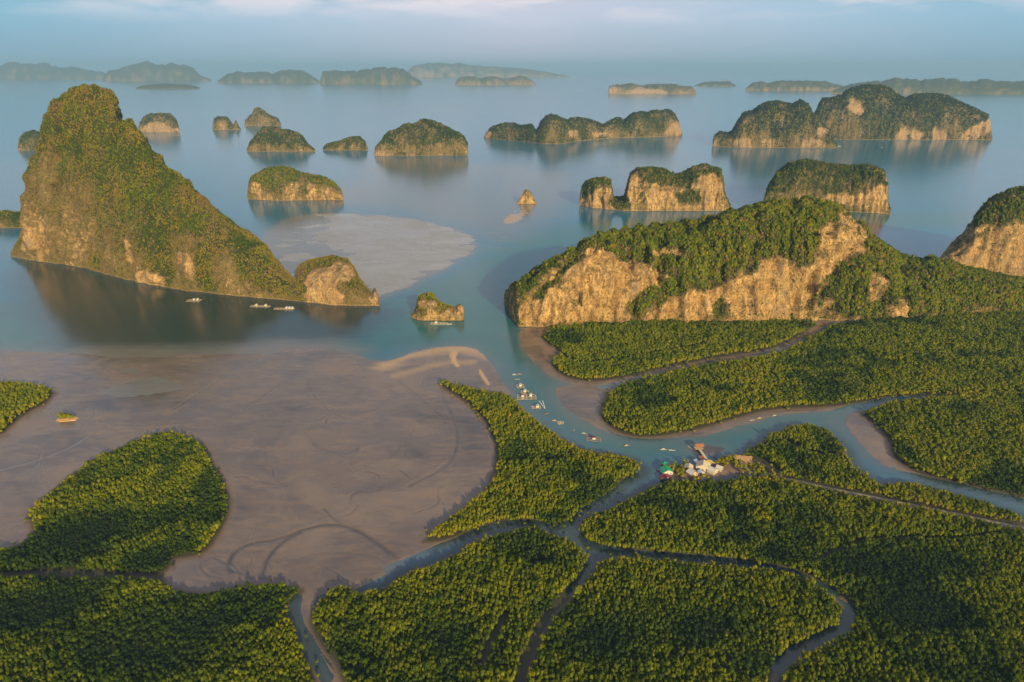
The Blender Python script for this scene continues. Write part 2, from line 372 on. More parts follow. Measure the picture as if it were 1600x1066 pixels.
WASH = [(560,240),(900,262),(915,300),(880,345),(760,400),(745,368),(600,328),(440,318),(440,300),(560,285)]
_g = np.random.default_rng(55)
for _x, _y, _a in ((350,650,2.4),(420,700,2.0),(520,640,1.2),(560,700,2.2),(600,760,2.6),(450,760,2.7),(240,660,2.9),(300,575,.3),(640,690,2.0),(690,760,2.4),(400,830,1.9),(560,790,2.3),(150,640,2.8),(500,880,1.4),(330,870,1.2),(60,700,.4),(480,600,.5),(1330,680,1.3),(900,640,.4),(930,650,1.0)):
    for _b in (0, 1):
        _l = [(_x, _y)]; _t = _a + (_b * _g.uniform(-.9, .9)); _px, _py = _x, _y
        for _k in range(int(_g.integers(4, 9))):
            _t += _g.normal() * .35; _px += math.cos(_t) * 15; _py += math.sin(_t) * 8; _l.append((_px, _py))
        RILLS.append((_l, float(_g.uniform(.3, .7))))
FILM = [[(-200,600),(100,586),(250,600),(330,640),(230,680),(80,760),(-200,820)], [(90,556),(300,560),(480,548),(540,560),(420,600),(300,640),(200,620)]]
TEAL = [(1800,330),(900,338),(760,398),(640,460),(560,500),(0,470),(-200,480),(-200,556),(540,552),(700,536),(770,545),(850,670),(1000,720),(1300,660),(1350,640),(900,610),(815,540),(800,500),(800,450),(960,370),(1800,340)]

FP = [canopy_poly(p) for p in FOREST]
def forest_sdf(X, Y):
    d = np.full(X.shape, -1e6)
    for p in FP: d = np.maximum(d, sdf_poly(X, Y, p))
    return d
GAPW = [(ground_line(p), w) for p, w in GAPS]

# ------------------------------------------------------------------ ground and water sheets
def fan_grid(amin, amax, na, y0, y1, ny):
    a = np.linspace(amin, amax, na); y = np.geomspace(y0, y1, ny)
    A, Y = np.meshgrid(a, y, indexing='ij'); return A * Y, Y
def near_sdf(X, Y):
    """mud level for a point: >0 dry"""
    s = np.full(X.shape, -1e6)
    for p in MUDS: s = np.maximum(s, sdf_poly(X, Y, ground_poly(p)))
    f = forest_sdf(X, Y)
    return np.maximum(s, f + 2.5), f
def build_ground():
    X, Y = fan_grid(-1.35, 1.35, 1000, 205, 1500, 620)
    P = np.stack([X, Y, np.zeros_like(X)], -1)
    s, f = near_sdf(X, Y)
    wob = fbm(P, 30, 3, seed=1) * 2.0
    h = 0.38 * np.tanh((s + wob) / 16) + np.where(s > 0, 0.13 * fbm(P, 70, 4, seed=2, aniso=(1, 1.6, 1)) - 0.06, 0)
    for fp_ in FILM: h = h - 0.26 * sstep(sdf_poly(X, Y, ground_poly(fp_)) + 30 * fbm(P, 60, 4, seed=31), -30, 40) * (s > 0)
    h = np.where(s < 0, np.maximum(h * 3, -1.3), h)
    h = np.where(f > -2, np.maximum(h, 0.25 + 0.35 * sstep(f, -2, 4)), h)
    for p in BARS:
        b = sdf_poly(X, Y, ground_poly(p)); n = fbm(P, 45, 4, seed=4, aniso=(1, 2.2, 1))
        h = np.maximum(h, np.where(b > -12, 0.09 * np.tanh((b + 14 * n) / 26) + 0.10 * n * (b > 0) - 0.005, -2))
    bf = sdf_poly(X, Y, ground_poly([(330,325),(460,318),(520,345),(545,400),(590,475),(430,480)])); h = np.where((s < 0) & (bf > -40), h - 0.11 * sstep(bf + 20 * fbm(P, 50, 4, seed=33), -30, 40), h)
    for p in SPITS:
        b = sdf_poly(X, Y, ground_poly(p, 1)); h = np.maximum(h, 0.5 * np.tanh((b + 1.2) / 1.5))
    sand = np.zeros_like(X)
    for p in SPITS: sand = np.maximum(sand, sstep(sdf_poly(X, Y, ground_poly(p)), -1.2, 0.5))
    crest = seg_dist(X, Y, ground_line([(600,572),(640,556),(690,545),(735,546),(760,560)]))
    sand = np.maximum(sand, 0.85 * sstep(-crest + 14 * fbm(P, 20, 4, seed=5, aniso=(.4, 1.5, 1)), -20, 4))
    crest2 = seg_dist(X, Y, ground_line([(620,588),(690,568),(740,565)]))
    sand = np.maximum(sand, 0.4 * sstep(-crest2 + 8 * fbm(P, 9, 3, seed=6), -12, 0))
    spit2 = sdf_poly(X, Y, ground_poly(BARS[1])); sand = np.maximum(sand, 0.65 * sstep(spit2, -3, 4))
    bar = sdf_poly(X, Y, ground_poly(BARS[0])); sand = np.maximum(sand, 0.0 * bar)
    for l, w in CHANNELS:
        d = seg_dist(X, Y, ground_line(l)) + fbm(P, 16, 3, seed=8) * 1.6
        h = np.minimum(h, -0.9 + 1.6 * sstep(d, w * 0.32, w * 0.5 + 4.5))
    rill = np.zeros_like(X)
    for l, w in RILLS:
        w = w * 1.25; d = seg_dist(X, Y, ground_line(l)) + fbm(P, 9, 2, seed=9) * 0.5
        rill = np.maximum(rill, (0.36 if w < 1.6 else 0.72) * min(1, w) * np.exp(-(d / w) ** 2))
        h = h - 0.22 * np.exp(-(d / w) ** 2) + 0.10 * np.exp(-((d - 2.2 * w) / (1.2 * w)) ** 2)
    road = seg_dist(X, Y, ground_line(GAPS[3][0]))
    h = np.maximum(h, np.where(road < 5, 1.3 - 0.9 * sstep(road, 1.5, 4.5), -9))
    vil = sdf_poly(X, Y, ground_poly(MUDS[5])); h = np.where(vil > 0, np.maximum(h, 0.3 + 0.7 * sstep(vil, 0, 6)), h)
    edge = sstep(f, -7, -1.5) * (1 - sstep(f, 0, 2))
    me = raw_mesh('mudflat', np.stack([X, Y, h], -1).reshape(-1, 3), grid_quads(*X.shape))
    attr(me, 'bar', sstep(bar, -15, 10)); attr(me, 'rill', rill); attr(me, 'sand', sand); attr(me, 'forest', sstep(f, -4.0, 1.0)); attr(me, 'bank', np.maximum(edge * 0.8, 0.8 * sstep(vil, -2, 3)))  # dark forest floor reaches past the trees, painting creek bank shade into the mud
    o = link('mudflat', me, M_MUD); tag(o, 'wet grey brown tidal mudflat spreading between the mangrove forests', 'mudflat', kind='structure')
def build_water():
    X, Y = fan_grid(-2.2, 2.2, 700, 120, 62000, 640)
    P = np.stack([X, Y, np.zeros_like(X)], -1)
    near = Y < 2500
    silt = np.zeros_like(X); teal = np.zeros_like(X)
    Xn, Yn, Pn = X[near], Y[near], P[near]
    s, f = near_sdf(Xn, Yn)
    nz = fbm(Pn, 60, 4, seed=11, aniso=(1, 1.8, 1))
    a = np.exp(-np.clip(-s + 10 * nz, 0, None) / 14) * 0.45
    m1 = sdf_poly(Xn, Yn, ground_poly(MUDS[0])); a = np.maximum(a, 0.80 * sstep(m1 + 14 * nz, -12, 14))
    b = sdf_poly(Xn, Yn, ground_poly(BARS[0])); a = np.maximum(a, 0.95 * sstep(b + 12 * nz, -22, 16))
    b = sdf_poly(Xn, Yn, ground_poly(BARS[1])); a = np.maximum(a, 0.7 * sstep(b + 6 * nz, -20, 6))
    w = sdf_poly(Xn, Yn, ground_poly(WASH)); a = np.maximum(a, 0.72 * sstep(w + 50 * nz, -50, 90))
    t = sdf_poly(Xn, Yn, ground_poly(TEAL)); t = sstep(t + 25 * nz, -40, 25)
    ch = seg_dist(Xn, Yn, ground_line([(1020,715),(1080,702),(1150,678),(1230,652),(1300,648)]))
    cm = sdf_poly(Xn, Yn, ground_poly([(24,408),(100,412),(250,450),(460,470),(600,478),(570,520),(480,540),(250,548),(95,546),(60,500)]))  # outline of the tallest island's dark reflection, painted into the water colour
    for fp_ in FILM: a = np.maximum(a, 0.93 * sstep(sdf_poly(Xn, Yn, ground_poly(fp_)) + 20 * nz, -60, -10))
    shaded = np.zeros_like(X); shaded[near] = np.maximum(0.9 * sstep(cm + 20 * nz, -45, 25), 0.85 * sstep(f, -15, -4) * sstep(-Yn, -560, -470)); a = a * (1 - 0.8 * sstep(f, -15, -4) * sstep(-Yn, -560, -470))  # creek shade is painted in as the same dark water, with less silt
    silt[near] = a; teal[near] = t * (1 - shaded[near])
    # far water keeps only faint silty streams
    silt[~near] = 0; 
    silt = np.maximum(silt, 0.22 * sstep(fbm(P, 900, 4, seed=12, aniso=(1, 0.5, 1)), 0.0, 0.5) * (Y > 1300))
    me = raw_mesh('sea', P.reshape(-1, 3), grid_quads(*X.shape))
    attr(me, 'silt', silt); attr(me, 'teal', teal); attr(me, 'shaded', shaded)
    o = link('sea', me, M_WATER); tag(o, 'still blue green sea reaching to the hazy horizon', 'sea', kind='structure')
    V = [(-70000, -70000, -3), (70000, -70000, -3), (70000, 70000, -3), (-70000, 70000, -3)]
    me = raw_mesh('seabed', V, [(0, 1, 2, 3)]); attr(me, 'silt', [0] * 4); attr(me, 'teal', [0] * 4)
    o = link('seabed', me, M_WATER); tag(o, 'wide dark bed below the sea', 'seabed', kind='structure')
build_ground(); build_water()

# ------------------------------------------------------------------ mangrove trees
def crown_mesh(seed, r=2.6, hz=3.3, zc=5.6, nq=120, top=0.25, leaf=(0.55, 0.95)):
    g = np.random.default_rng(seed); V = []; Q = []
    lob = [(g.uniform(-.45, .45) * r, g.uniform(-.45, .45) * r, zc + g.uniform(-.35, .45) * hz, g.uniform(.48, .72) * r) for _ in range(6)]
    lob[0] = (0, 0, zc, r * 0.85)
    for k in range(nq):
        x, y, z, lr = lob[g.integers(0, 6)]
        d = g.normal(size=3); d[2] = abs(d[2]) * 1.1 - 0.25; d /= np.linalg.norm(d)
        c = np.array([x, y, z]) + d * lr * np.array([1, 1, hz / r]) * g.uniform(.75, 1.08)
        n = d + g.normal(size=3) * 0.55; n /= np.linalg.norm(n)
        u = np.cross(n, g.normal(size=3)); u /= np.linalg.norm(u); v = np.cross(n, u)
        s = g.uniform(*leaf); b = len(V)
        V += [c - u * s * .5, c + v * s * .42 - u * .1 * s, c + u * s * .55, c - v * s * .42 + u * .1 * s]
        Q.append((b, b + 1, b + 2, b + 3))
    # inner mass of twigs and leaves
    nu, nv = 9, 6
    b = len(V)
    for i in range(nv + 1):
        th = math.pi * i / nv
        for j in range(nu):
            ph = 2 * math.pi * j / nu; w = g.uniform(.62, .84)
            V.append(np.array([math.sin(th) * math.cos(ph) * r * w, math.sin(th) * math.sin(ph) * r * w, zc - 0.3 - math.cos(th) * hz * w * 1.05]))
    for i in range(nv):
        for j in range(nu):
            Q.append((b + i * nu + j, b + i * nu + (j + 1) % nu, b + (i + 1) * nu + (j + 1) % nu, b + (i + 1) * nu + j))
    me = raw_mesh('crown', V, Q, False); me.materials.append(M_LEAF); return me
def trunk_mesh(seed):
    g = np.random.default_rng(seed); V = []; Q = []
    def tube(pts, rads, k=6):
        b = len(V)
        for p, r_ in zip(pts, rads):
            for j in range(k):
                t = 2 * math.pi * j / k; V.append((p[0] + math.cos(t) * r_, p[1] + math.sin(t) * r_, p[2]))
        for i in range(len(pts) - 1):
            for j in range(k): Q.append((b + i * k + j, b + i * k + (j + 1) % k, b + (i + 1) * k + (j + 1) % k, b + (i + 1) * k + j))
    tube([(0, 0, 0.9), (.1, .05, 2.5), (0, .15, 4.5), (.05, .05, 6.8)], [.22, .18, .14, .05])
    for k in range(7):
        t = 2 * math.pi * k / 7 + g.uniform(-.3, .3); q = g.uniform(.9, 1.5)
        tube([(math.cos(t) * q, math.sin(t) * q, -.1), (math.cos(t) * q * .75, math.sin(t) * q * .75, .8), (0, 0, 1.7)], [.06, .07, .09], 4)
    for k in range(4):
        t = 2 * math.pi * k / 4 + g.uniform(-.4, .4)
        tube([(0, .1, 3.2 + .4 * k), (math.cos(t) * .9, math.sin(t) * .9, 4.3 + .4 * k), (math.cos(t) * 1.6, math.sin(t) * 1.6, 5.4 + .35 * k)], [.09, .06, .02], 4)
    me = raw_mesh('trunk', V, Q, True); me.materials.append(M_BARK); return me
CROWNS = [crown_mesh(s, r=2.6 + 0.25 * (s % 3 - 1), hz=3.1 + 0.5 * ((s * 7) % 3 - 1)) for s in range(1, 7)]
TRUNKS = [trunk_mesh(s) for s in range(1, 4)]

def tree_points():
    pts = []
    y = 232.0
    while y < 930:
        sp_ = 1.85 + 0.90 * sstep(np.array(y), 280, 800)
        n = int(3.0 * y / sp_); x = (np.arange(n) - n / 2) * sp_
        pts.append(np.stack([x + rng.uniform(-.42, .42, n) * sp_, y + rng.uniform(-.42, .42, n) * sp_], 1)); y += sp_ * 0.92
    P = np.vstack(pts); u, v = proj(np.c_[P, np.full(len(P), 5.0)])
    P = P[(u > -260) & (u < 1960) & (v < 1125)]
    f = forest_sdf(P[:, 0], P[:, 1]) + fbm(np.c_[P, np.zeros(len(P))], 11, 4, 0.65, seed=21) * 3.4
    keep = (f > 0.5) | ((f > -4.5) & (rng.random(len(f)) < 0.035))
    for l, w in GAPW:
        d = seg_dist(P[:, 0], P[:, 1], l); keep &= d > w * 0.5 + 1.2
    vil = sdf_poly(P[:, 0], P[:, 1], ground_poly(MUDS[5])); keep &= vil < 1.0
    return P[keep], f[keep]
TP, TF = tree_points()
P3 = np.c_[TP, np.zeros(len(TP))]
n_big = fbm(P3, 60, 3, seed=22); n_mid = fbm(P3, 18, 3, seed=23)
shade_hollow = np.zeros(len(TP))  # shaded canopy patches: trees are lower, and shade is put into their tint
SHADE_HOLLOWS = [(150,830,60),(250,885,40),(230,1010,80),(860,720,18),(845,880,20),(1150,800,16),(940,1000,50),(1090,985,45),(1350,885,50),(870,955,26),(1130,610,22),(1440,880,60),(1500,640,30),
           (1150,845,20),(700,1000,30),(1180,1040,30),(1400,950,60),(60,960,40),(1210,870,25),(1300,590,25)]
for x, y, r_ in SHADE_HOLLOWS:
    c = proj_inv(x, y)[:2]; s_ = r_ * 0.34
    shade_hollow = np.maximum(shade_hollow, np.exp(-(((TP[:, 0] - c[0]) / (s_ * 1.6)) ** 2 + ((TP[:, 1] - c[1]) / s_) ** 2)))
shade_hollow = np.clip(shade_hollow * (1.0 + 0.8 * n_mid) + 0.45 * sstep(-n_big - 0.4 * n_mid, 0.12, 0.45), 0, 1)
edgeness = 1 - sstep(TF, 1.0, 7); stray = TF < 0.5
n_sml = fbm(P3, 7, 2, seed=24); emerg = rng.random(len(TP)) < 0.035
tree_sc = 0.56 + 0.11 * n_mid + 0.20 * n_sml + 0.22 * emerg + rng.uniform(-.15, .17, len(TP)) - 0.32 * shade_hollow - 0.06 * edgeness
tree_sc = np.clip(np.where(stray, tree_sc * 0.62, tree_sc), 0.24, 1.15)
tree_w = (0.43 + rng.uniform(-.08, .13, len(TP))) * (1 + 0.5 * sstep(TP[:, 1], 300, 800)) * (1 + 0.22 * n_sml + 0.45 * emerg)
tree_tint = 0.39 + 0.06 * sstep(TP[:, 1], 300, 480) + 0.10 * n_mid + 0.10 * n_big + 0.10 * n_sml - 0.10 * emerg - 0.42 * shade_hollow + 0.14 * edgeness + rng.uniform(-.05, .05, len(TP)) - 0.10 * sstep(TP[:, 1], 620, 860)  # the hollow term darkens the leaf colour to stand for shade
tree_rz = rng.uniform(0, 6.28, len(TP)); tree_z = 0.45 - 0.05 * shade_hollow
# the trees that show largest: nearest rows in the frame
u, v = proj(np.c_[TP, np.full(len(TP), 7.0)])
dist = np.sqrt(TP[:, 0] ** 2 + TP[:, 1] ** 2 + CAM_H ** 2)
score = dist / np.maximum(tree_sc, .5) + 1e5 * ((u < 8) | (u > 1592) | (v > 1056)) + 1e3 * (tree_sc < 0.36)
single = np.argsort(score)[:296]
crown_sources = []
for k, i in enumerate(single):
    root = bpy.data.objects.new('mangrove_tree', None); COL.objects.link(root); root.empty_display_size = 1
    root.location = (TP[i, 0], TP[i, 1], tree_z[i]); root.rotation_euler = (0, 0, tree_rz[i])
    root.scale = (tree_w[i] * 1.0, tree_w[i], tree_sc[i])
    if u[i] < 480: lab, g_ = 'round green mangrove crown in the front rows left of the muddy creek', 'front mangroves left of the muddy creek'
    elif u[i] < 1190: lab, g_ = 'round green mangrove crown in the front rows between muddy and dark creeks', 'front mangroves between the two creeks'
    else: lab, g_ = 'round green mangrove crown in the front rows right of the dark creek', 'front mangroves right of the dark creek'
    tag(root, lab, 'mangrove tree', g_)
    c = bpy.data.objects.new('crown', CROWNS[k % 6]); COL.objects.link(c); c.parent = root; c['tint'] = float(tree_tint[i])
    t = bpy.data.objects.new('trunk', TRUNKS[k % 3]); COL.objects.link(t); t.parent = root
    if k < 6: crown_sources.append(c)

def scatter_group():
    ng = bpy.data.node_groups.new('scatter_trees', 'GeometryNodeTree')
    ng.interface.new_socket('Geometry', in_out='INPUT', socket_type='NodeSocketGeometry')
    ng.interface.new_socket('Geometry', in_out='OUTPUT', socket_type='NodeSocketGeometry')
    gi = ng.nodes.new('NodeGroupInput'); go = ng.nodes.new('NodeGroupOutput')
    ip = ng.nodes.new('GeometryNodeInstanceOnPoints'); jn = ng.nodes.new('GeometryNodeJoinGeometry')
    for c in crown_sources[::-1]:
        oi = ng.nodes.new('GeometryNodeObjectInfo'); oi.transform_space = 'ORIGINAL'
        oi.inputs['Object'].default_value = c; oi.inputs['As Instance'].default_value = True
        ng.links.new(oi.outputs['Geometry'], jn.inputs[0])
    def na(name, typ):
        n = ng.nodes.new('GeometryNodeInputNamedAttribute'); n.data_type = typ; n.inputs['Name'].default_value = name; return n.outputs[0]
    ng.links.new(gi.outputs[0], ip.inputs['Points']); ng.links.new(jn.outputs[0], ip.inputs['Instance'])
    ip.inputs['Pick Instance'].default_value = True
    ng.links.new(na('pick', 'INT'), ip.inputs['Instance Index'])
    cb = ng.nodes.new('ShaderNodeCombineXYZ'); ng.links.new(na('rz', 'FLOAT'), cb.inputs[2])
    er = ng.nodes.new('FunctionNodeEulerToRotation'); ng.links.new(cb.outputs[0], er.inputs[0]); ng.links.new(er.outputs[0], ip.inputs['Rotation'])
    ng.links.new(na('sc', 'FLOAT_VECTOR'), ip.inputs['Scale'])
    ng.links.new(ip.outputs[0], go.inputs[0])
    return ng
NG = scatter_group()
def scatter(name, P, sc, rz, tint, parent=None):
    me = bpy.data.meshes.new(name); n = len(P)
    me.vertices.add(n); me.vertices.foreach_set('co', np.asarray(P, np.float32).ravel())
    attr(me, 'rz', rz); attr(me, 'tint', tint)
    a = me.attributes.new('pick', 'INT', 'POINT'); a.data.foreach_set('value', rng.integers(0, 6, n).astype(np.int32))
    a = me.attributes.new('sc', 'FLOAT_VECTOR', 'POINT'); a.data.foreach_set('vector', np.asarray(sc, np.float32).ravel())
    o = link(name, me, M_LEAF, parent); md = o.modifiers.new('scatter', 'NODES'); md.node_group = NG
    return o
rest = np.ones(len(TP), bool); rest[single] = False
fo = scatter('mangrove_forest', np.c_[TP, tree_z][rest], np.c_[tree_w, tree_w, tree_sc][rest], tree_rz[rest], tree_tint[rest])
tag(fo, 'dense green mangrove forest covering the flats between the creeks', 'mangrove forest', kind='stuff')
print('mangroves', len(TP))

# ------------------------------------------------------------------ limestone islands
def karst(name, label, cat, prof, base, D, n=160, m=44, p=0.75, kb=1.0, veg=0.55, rocks=(), greens=(), amp=1.0, shrubs=0, tint=0.3, group=None, sc=1.0, slope=0.25, seed=0, dprof=None, gullies=(), dry=0.6, jag=0.0, warm=0.8):
    prof = np.array(prof, float); base = np.array(base, float)
    x0, x1 = prof[0, 0], prof[-1, 0]
    s = np.linspace(0, 1, n); t = 0.5 - 0.5 * np.cos(np.pi * s); t = 0.45 * t + 0.55 * s
    x = x0 + (x1 - x0) * t
    yt = np.interp(x, prof[:, 0], prof[:, 1]); yb = np.interp(x, base[:, 0], base[:, 1])
    yt = yt - jag * (yb - yt) * (0.6 * fbm(np.c_[x, x * 0, x * 0], 14, 4, 0.6, seed=seed + 40) + 0.0)
    yt = np.minimum(yt, yb - 0.3)
    Fp = proj_inv(x, yb); a = (x - 800) / F
    env = (1 - np.abs(2 * t - 1) ** 3.0).clip(0) ** 0.5
    hrel = (yb - yt); hrel = hrel / hrel.max()
    yg = np.maximum(yt + 0.35 * (yb - yt), 108.0); Dlim = (proj_inv(x, yg)[:, 1] - Fp[:, 1]) / (1 + kb)
    Dp = D * (0.55 * env + 0.45 * env * hrel ** 0.7) + 1.0
    if dprof is not None: Dp = Dp * np.interp(x, [q[0] for q in dprof], [q[1] for q in dprof])
    Dp = np.minimum(Dp, np.maximum(Dlim, 1.0))
    ph = np.linspace(0, math.pi, m); c = np.cos(ph); si = np.sin(ph).clip(0)
    hor = np.where(c > 0, 1 - np.abs(c) ** p, 1 + kb * np.abs(c) ** p); ver = si ** p
    tgt = yt.copy(); Yr = Fp[:, 1] + Dp
    b = (tgt - 533) / F; z = CAM_H - (sp + b * cp) / (cp - b * sp) * Yr; z = np.maximum(z, 0.5)
    for _ in range(5):
        YY = Fp[:, 1][:, None] + Dp[:, None] * hor[None]; ZZ = z[:, None] * ver[None]
        zc = YY * cp + (CAM_H - ZZ) * sp; vv = 533 + F * (-YY * sp + (CAM_H - ZZ) * cp) / zc
        vis = vv.min(1); z = np.maximum(z + (vis - tgt) * Yr / F * 1.0, 0.3)
    YY = Fp[:, 1][:, None] + Dp[:, None] * hor[None]; ZZ = z[:, None] * ver[None]
    XX = a[:, None] * (YY * cp + (CAM_H - ZZ) * sp)
    P = np.stack([XX, YY, ZZ], -1)
    du = np.gradient(P, axis=0); dv = np.gradient(P, axis=1)
    Nn = np.cross(dv, du); Nn /= np.linalg.norm(Nn, axis=-1, keepdims=True) + 1e-9; Nn[..., 0] *= 0.45
    if Nn[n // 2, m // 2, 2] < 0: Nn = -Nn
    size = z.max()
    A = amp * size * 0.085
    d = fbm(P, size * 0.45, 3, seed=seed + 1, aniso=(1, 1, .45)) * A * 1.1
    rid = 1 - np.abs(fbm(P, size * 0.16, 3, seed=seed + 2, aniso=(1, 1, .35))) * 2
    d += (rid - 0.55) * A * 0.55
    d += fbm(P, size * 0.05 + 2, 3, seed=seed + 3) * A * 0.38
    d += (1 - 2 * np.abs(fbm(P, size * 0.04 + 4, 3, seed=seed + 33, aniso=(1, 1, .4))) - 0.6) * min(3.2, A * 0.4)
    d += (1 - 2 * np.abs(fbm(P, max(size * .11, 14), 2, seed=seed + 35, aniso=(1, 1, .18))) - 0.5) * min(8, A * 0.55)
    qx, qy = proj(P)
    for line, wpx, dep in gullies:
        gd = seg_dist(qx, qy, smooth_poly(line, 1, False)) + 2.5 * fbm(P, 12, 3, seed=seed + 20)
        front = (np.arange(m) < m * 0.62)[None]
        d -= dep * np.exp(-(gd / wpx) ** 2) * front
    fade = sstep(P[..., 2], 0.0, size * 0.08) * 0.75 + 0.25
    top = 1 - 0.45 * sstep(Nn[..., 2], .6, 1)
    P = P + Nn * (d * fade * top * np.clip(z / size * 1.6, 0, 1)[:, None])[..., None]
    for _ in range(3):
        vv = proj(P)[1].min(1); e = (vv - tgt) * Yr / F; kk = max(1, n // 60)
        e = np.convolve(np.pad(e, kk, 'edge'), np.ones(2 * kk + 1) / (2 * kk + 1), 'valid')
        P[..., 2] *= np.clip(1 + 0.9 * e / np.maximum(z, 2), .3, 3)[:, None]
    P[:, 0, 2] = -2; P[:, -1, 2] = -2; P[..., 2] = np.maximum(P[..., 2], -2)
    du = np.gradient(P, axis=0); dv = np.gradient(P, axis=1); N2 = np.cross(dv, du); ln = np.linalg.norm(N2, axis=-1); N2 /= ln[..., None] + 1e-9
    if N2[n // 2, m // 2, 2] < 0: N2 = -N2
    px, py = proj(P)
    nzz = N2[..., 2]
    vg = veg + slope * (nzz - 0.45) + 0.62 * fbm(P, size * 0.28 + 8, 5, 0.6, seed=seed + 5, aniso=(1, 1, .6)) + 0.12 * (P[..., 2] / size - .4)
    hp = float((yb - yt).max()); na_ = float(np.clip(.15 * hp, 2, 26)); sw = float(np.clip(.03 * hp, .8, 5))
    for poly, k in greens:
        sdp = sdf_poly(px, py, smooth_poly(poly, 1)); wn_ = 1.5 * na_ * fbm(P, size * .16 + 3, 5, 0.7, seed=seed + 9)
        w = sstep(sdp + wn_, -sw, sw * 1.5); vg = vg * (1 - w * k) + 1.0 * w * k
    for poly, k in rocks:
        sdp = sdf_poly(px, py, smooth_poly(poly, 1)); wn_ = na_ * (fbm(P, size * .16 + 3, 5, 0.7, seed=seed + 7) + 0.1)
        w = sstep(sdp + wn_, -sw, sw); vg = vg * (1 - w * k) + (0.06 + 0.75 * fbm(P, size * .07 + 3, 4, 0.65, seed=seed + 8)) * w * k
    org = np.array([P[..., 0].mean(), P[..., 1].mean(), 0.0])
    flip = bool(np.cross(P[n // 2 + 1, m // 2] - P[n // 2, m // 2], P[n // 2, m // 2 + 1] - P[n // 2, m // 2])[2] < 0)
    me = raw_mesh(name, (P - org).reshape(-1, 3), grid_quads(n, m, flip)); attr(me, 'veg', vg); attr(me, 'warm', np.full(n * m, warm))
    o = link(name, me, M_KARST, loc=tuple(org)); tag(o, label, cat, group)
    if shrubs:
        area = ln; wgt = area * (sstep(vg + 0.25 * fbm(P, 9, 2, seed=seed + 12), 0.22, 0.75) + 0.07) * (np.arange(m) < m - 2)[None]
        wgt[:, 0] += wgt[:, 1] * 0.7; wgt[:, -2:] = 0; wgt[-1] = 0
        pr = wgt.ravel() / wgt.sum(); idx = rng.choice(n * m, shrubs, p=pr); i, j = idx // m, idx % m
        i = np.minimum(i, n - 2); j = np.minimum(j, m - 2); fu = rng.random(shrubs)[:, None]; fv = rng.random(shrubs)[:, None]
        Q = P[i, j] * (1 - fu) * (1 - fv) + P[i + 1, j] * fu * (1 - fv) + P[i, j + 1] * (1 - fu) * fv + P[i + 1, j + 1] * fu * fv
        g = vg[i, j]; ss = sc * (0.28 + 0.42 * sstep(g, .35, 1.0)) * rng.uniform(.65, 1.35, shrubs)
        nn = N2[i, j]
        Q[:, 2] = np.maximum(Q[:, 2], 3.2)
        Q = Q - org - np.c_[-nn[:, :2] * 0.3, 3.1 * ss]
        dr = np.clip(1.15 - g + 0.9 * fbm(Q + org, 30, 4, 0.6, seed=seed + 13), 0, 1) * dry
        tt = np.where(rng.random(shrubs) < dr, rng.uniform(.62, 1.0, shrubs), tint + 0.16 * fbm(Q + org, 22, 3, seed=seed + 14) + rng.uniform(-.12, .12, shrubs))
        w = scatter('scrub', Q, np.c_[ss, ss, ss], rng.uniform(0, 6.28, shrubs), tt, o); w['kind'] = 'stuff'
    return o

LI = 'limestone islands in the bay'
karst('limestone_island', 'tallest island, steep scrub covered peak trailing down to a small rounded knob', 'island',
  [(17,402),(22,388),(31,374),(37,357),(40,322),(45,277),(57,226),(70,188),(82,162),(100,147),(118,136),(140,133),(165,139),(178,150),(187,170),(200,186),(220,204),(245,238),(262,261),(285,276),(305,296),(335,325),(365,350),(395,368),(415,385),(430,405),(445,423),(461,437),(466,418),(480,408),(500,403),(520,400),(540,405),(550,415),(562,436),(575,453),(580,458),(585,452),(590,460),(593,476)],
  [(17,402),(60,408),(100,413),(150,425),(200,438),(240,447),(290,455),(340,460),(400,466),(460,471),(520,478),(593,479)],
  D=105, n=420, m=130, p=0.95, veg=0.66, slope=0.08, shrubs=66000, tint=0.34, sc=0.60, amp=1.35, dry=1.6, group=LI, seed=3, warm=0.7,
  gullies=[([(190,185),(172,240),(168,300),(190,400)],7,15),([(245,245),(225,300),(235,380),(262,440)],6,12),([(300,300),(290,360),(330,450)],6,11),([(385,370),(370,420),(385,460)],6,10),([(462,436),(466,470)],5,6),([(110,150),(95,230),(90,330)],6,8)],
  rocks=[([(36,360),(48,355),(60,382),(50,390),(38,380)],1),([(196,385),(202,388),(212,420),(206,425)],1),([(210,425),(245,435),(262,448),(230,446)],1),([(284,395),(292,398),(298,425),(292,430)],1),
         ([(485,432),(510,425),(522,440),(535,470),(480,470)],1),([(525,412),(545,418),(548,436),(530,436)],.7),([(580,455),(592,455),(592,475),(582,475)],1),([(62,240),(82,215),(95,300),(88,380),(70,400),(58,330)],.18),([(128,300),(146,290),(142,400),(120,410)],.2),([(270,400),(282,396),(286,450),(268,448)],.25),([(345,400),(362,390),(372,455),(350,458)],.25),([(200,300),(222,310),(218,380),(198,370)],.2)],
  greens=[([(105,150),(125,140),(112,230),(98,300),(85,360),(80,300)],.55),([(150,250),(162,250),(158,340),(150,420),(140,400)],.6),([(232,300),(250,300),(262,380),(268,446),(240,430),(235,360)],.65),([(305,380),(322,380),(340,455),(318,455)],.6),([(195,190),(160,220),(170,260),(180,330),(230,350),(330,380),(330,330),(270,290),(230,250),(205,215)],.6),([(330,370),(370,365),(430,410),(450,455),(400,455),(340,400)],.6),([(470,410),(530,403),(560,440),(575,462),(545,462),(530,430),(500,418),(475,430)],.7)])
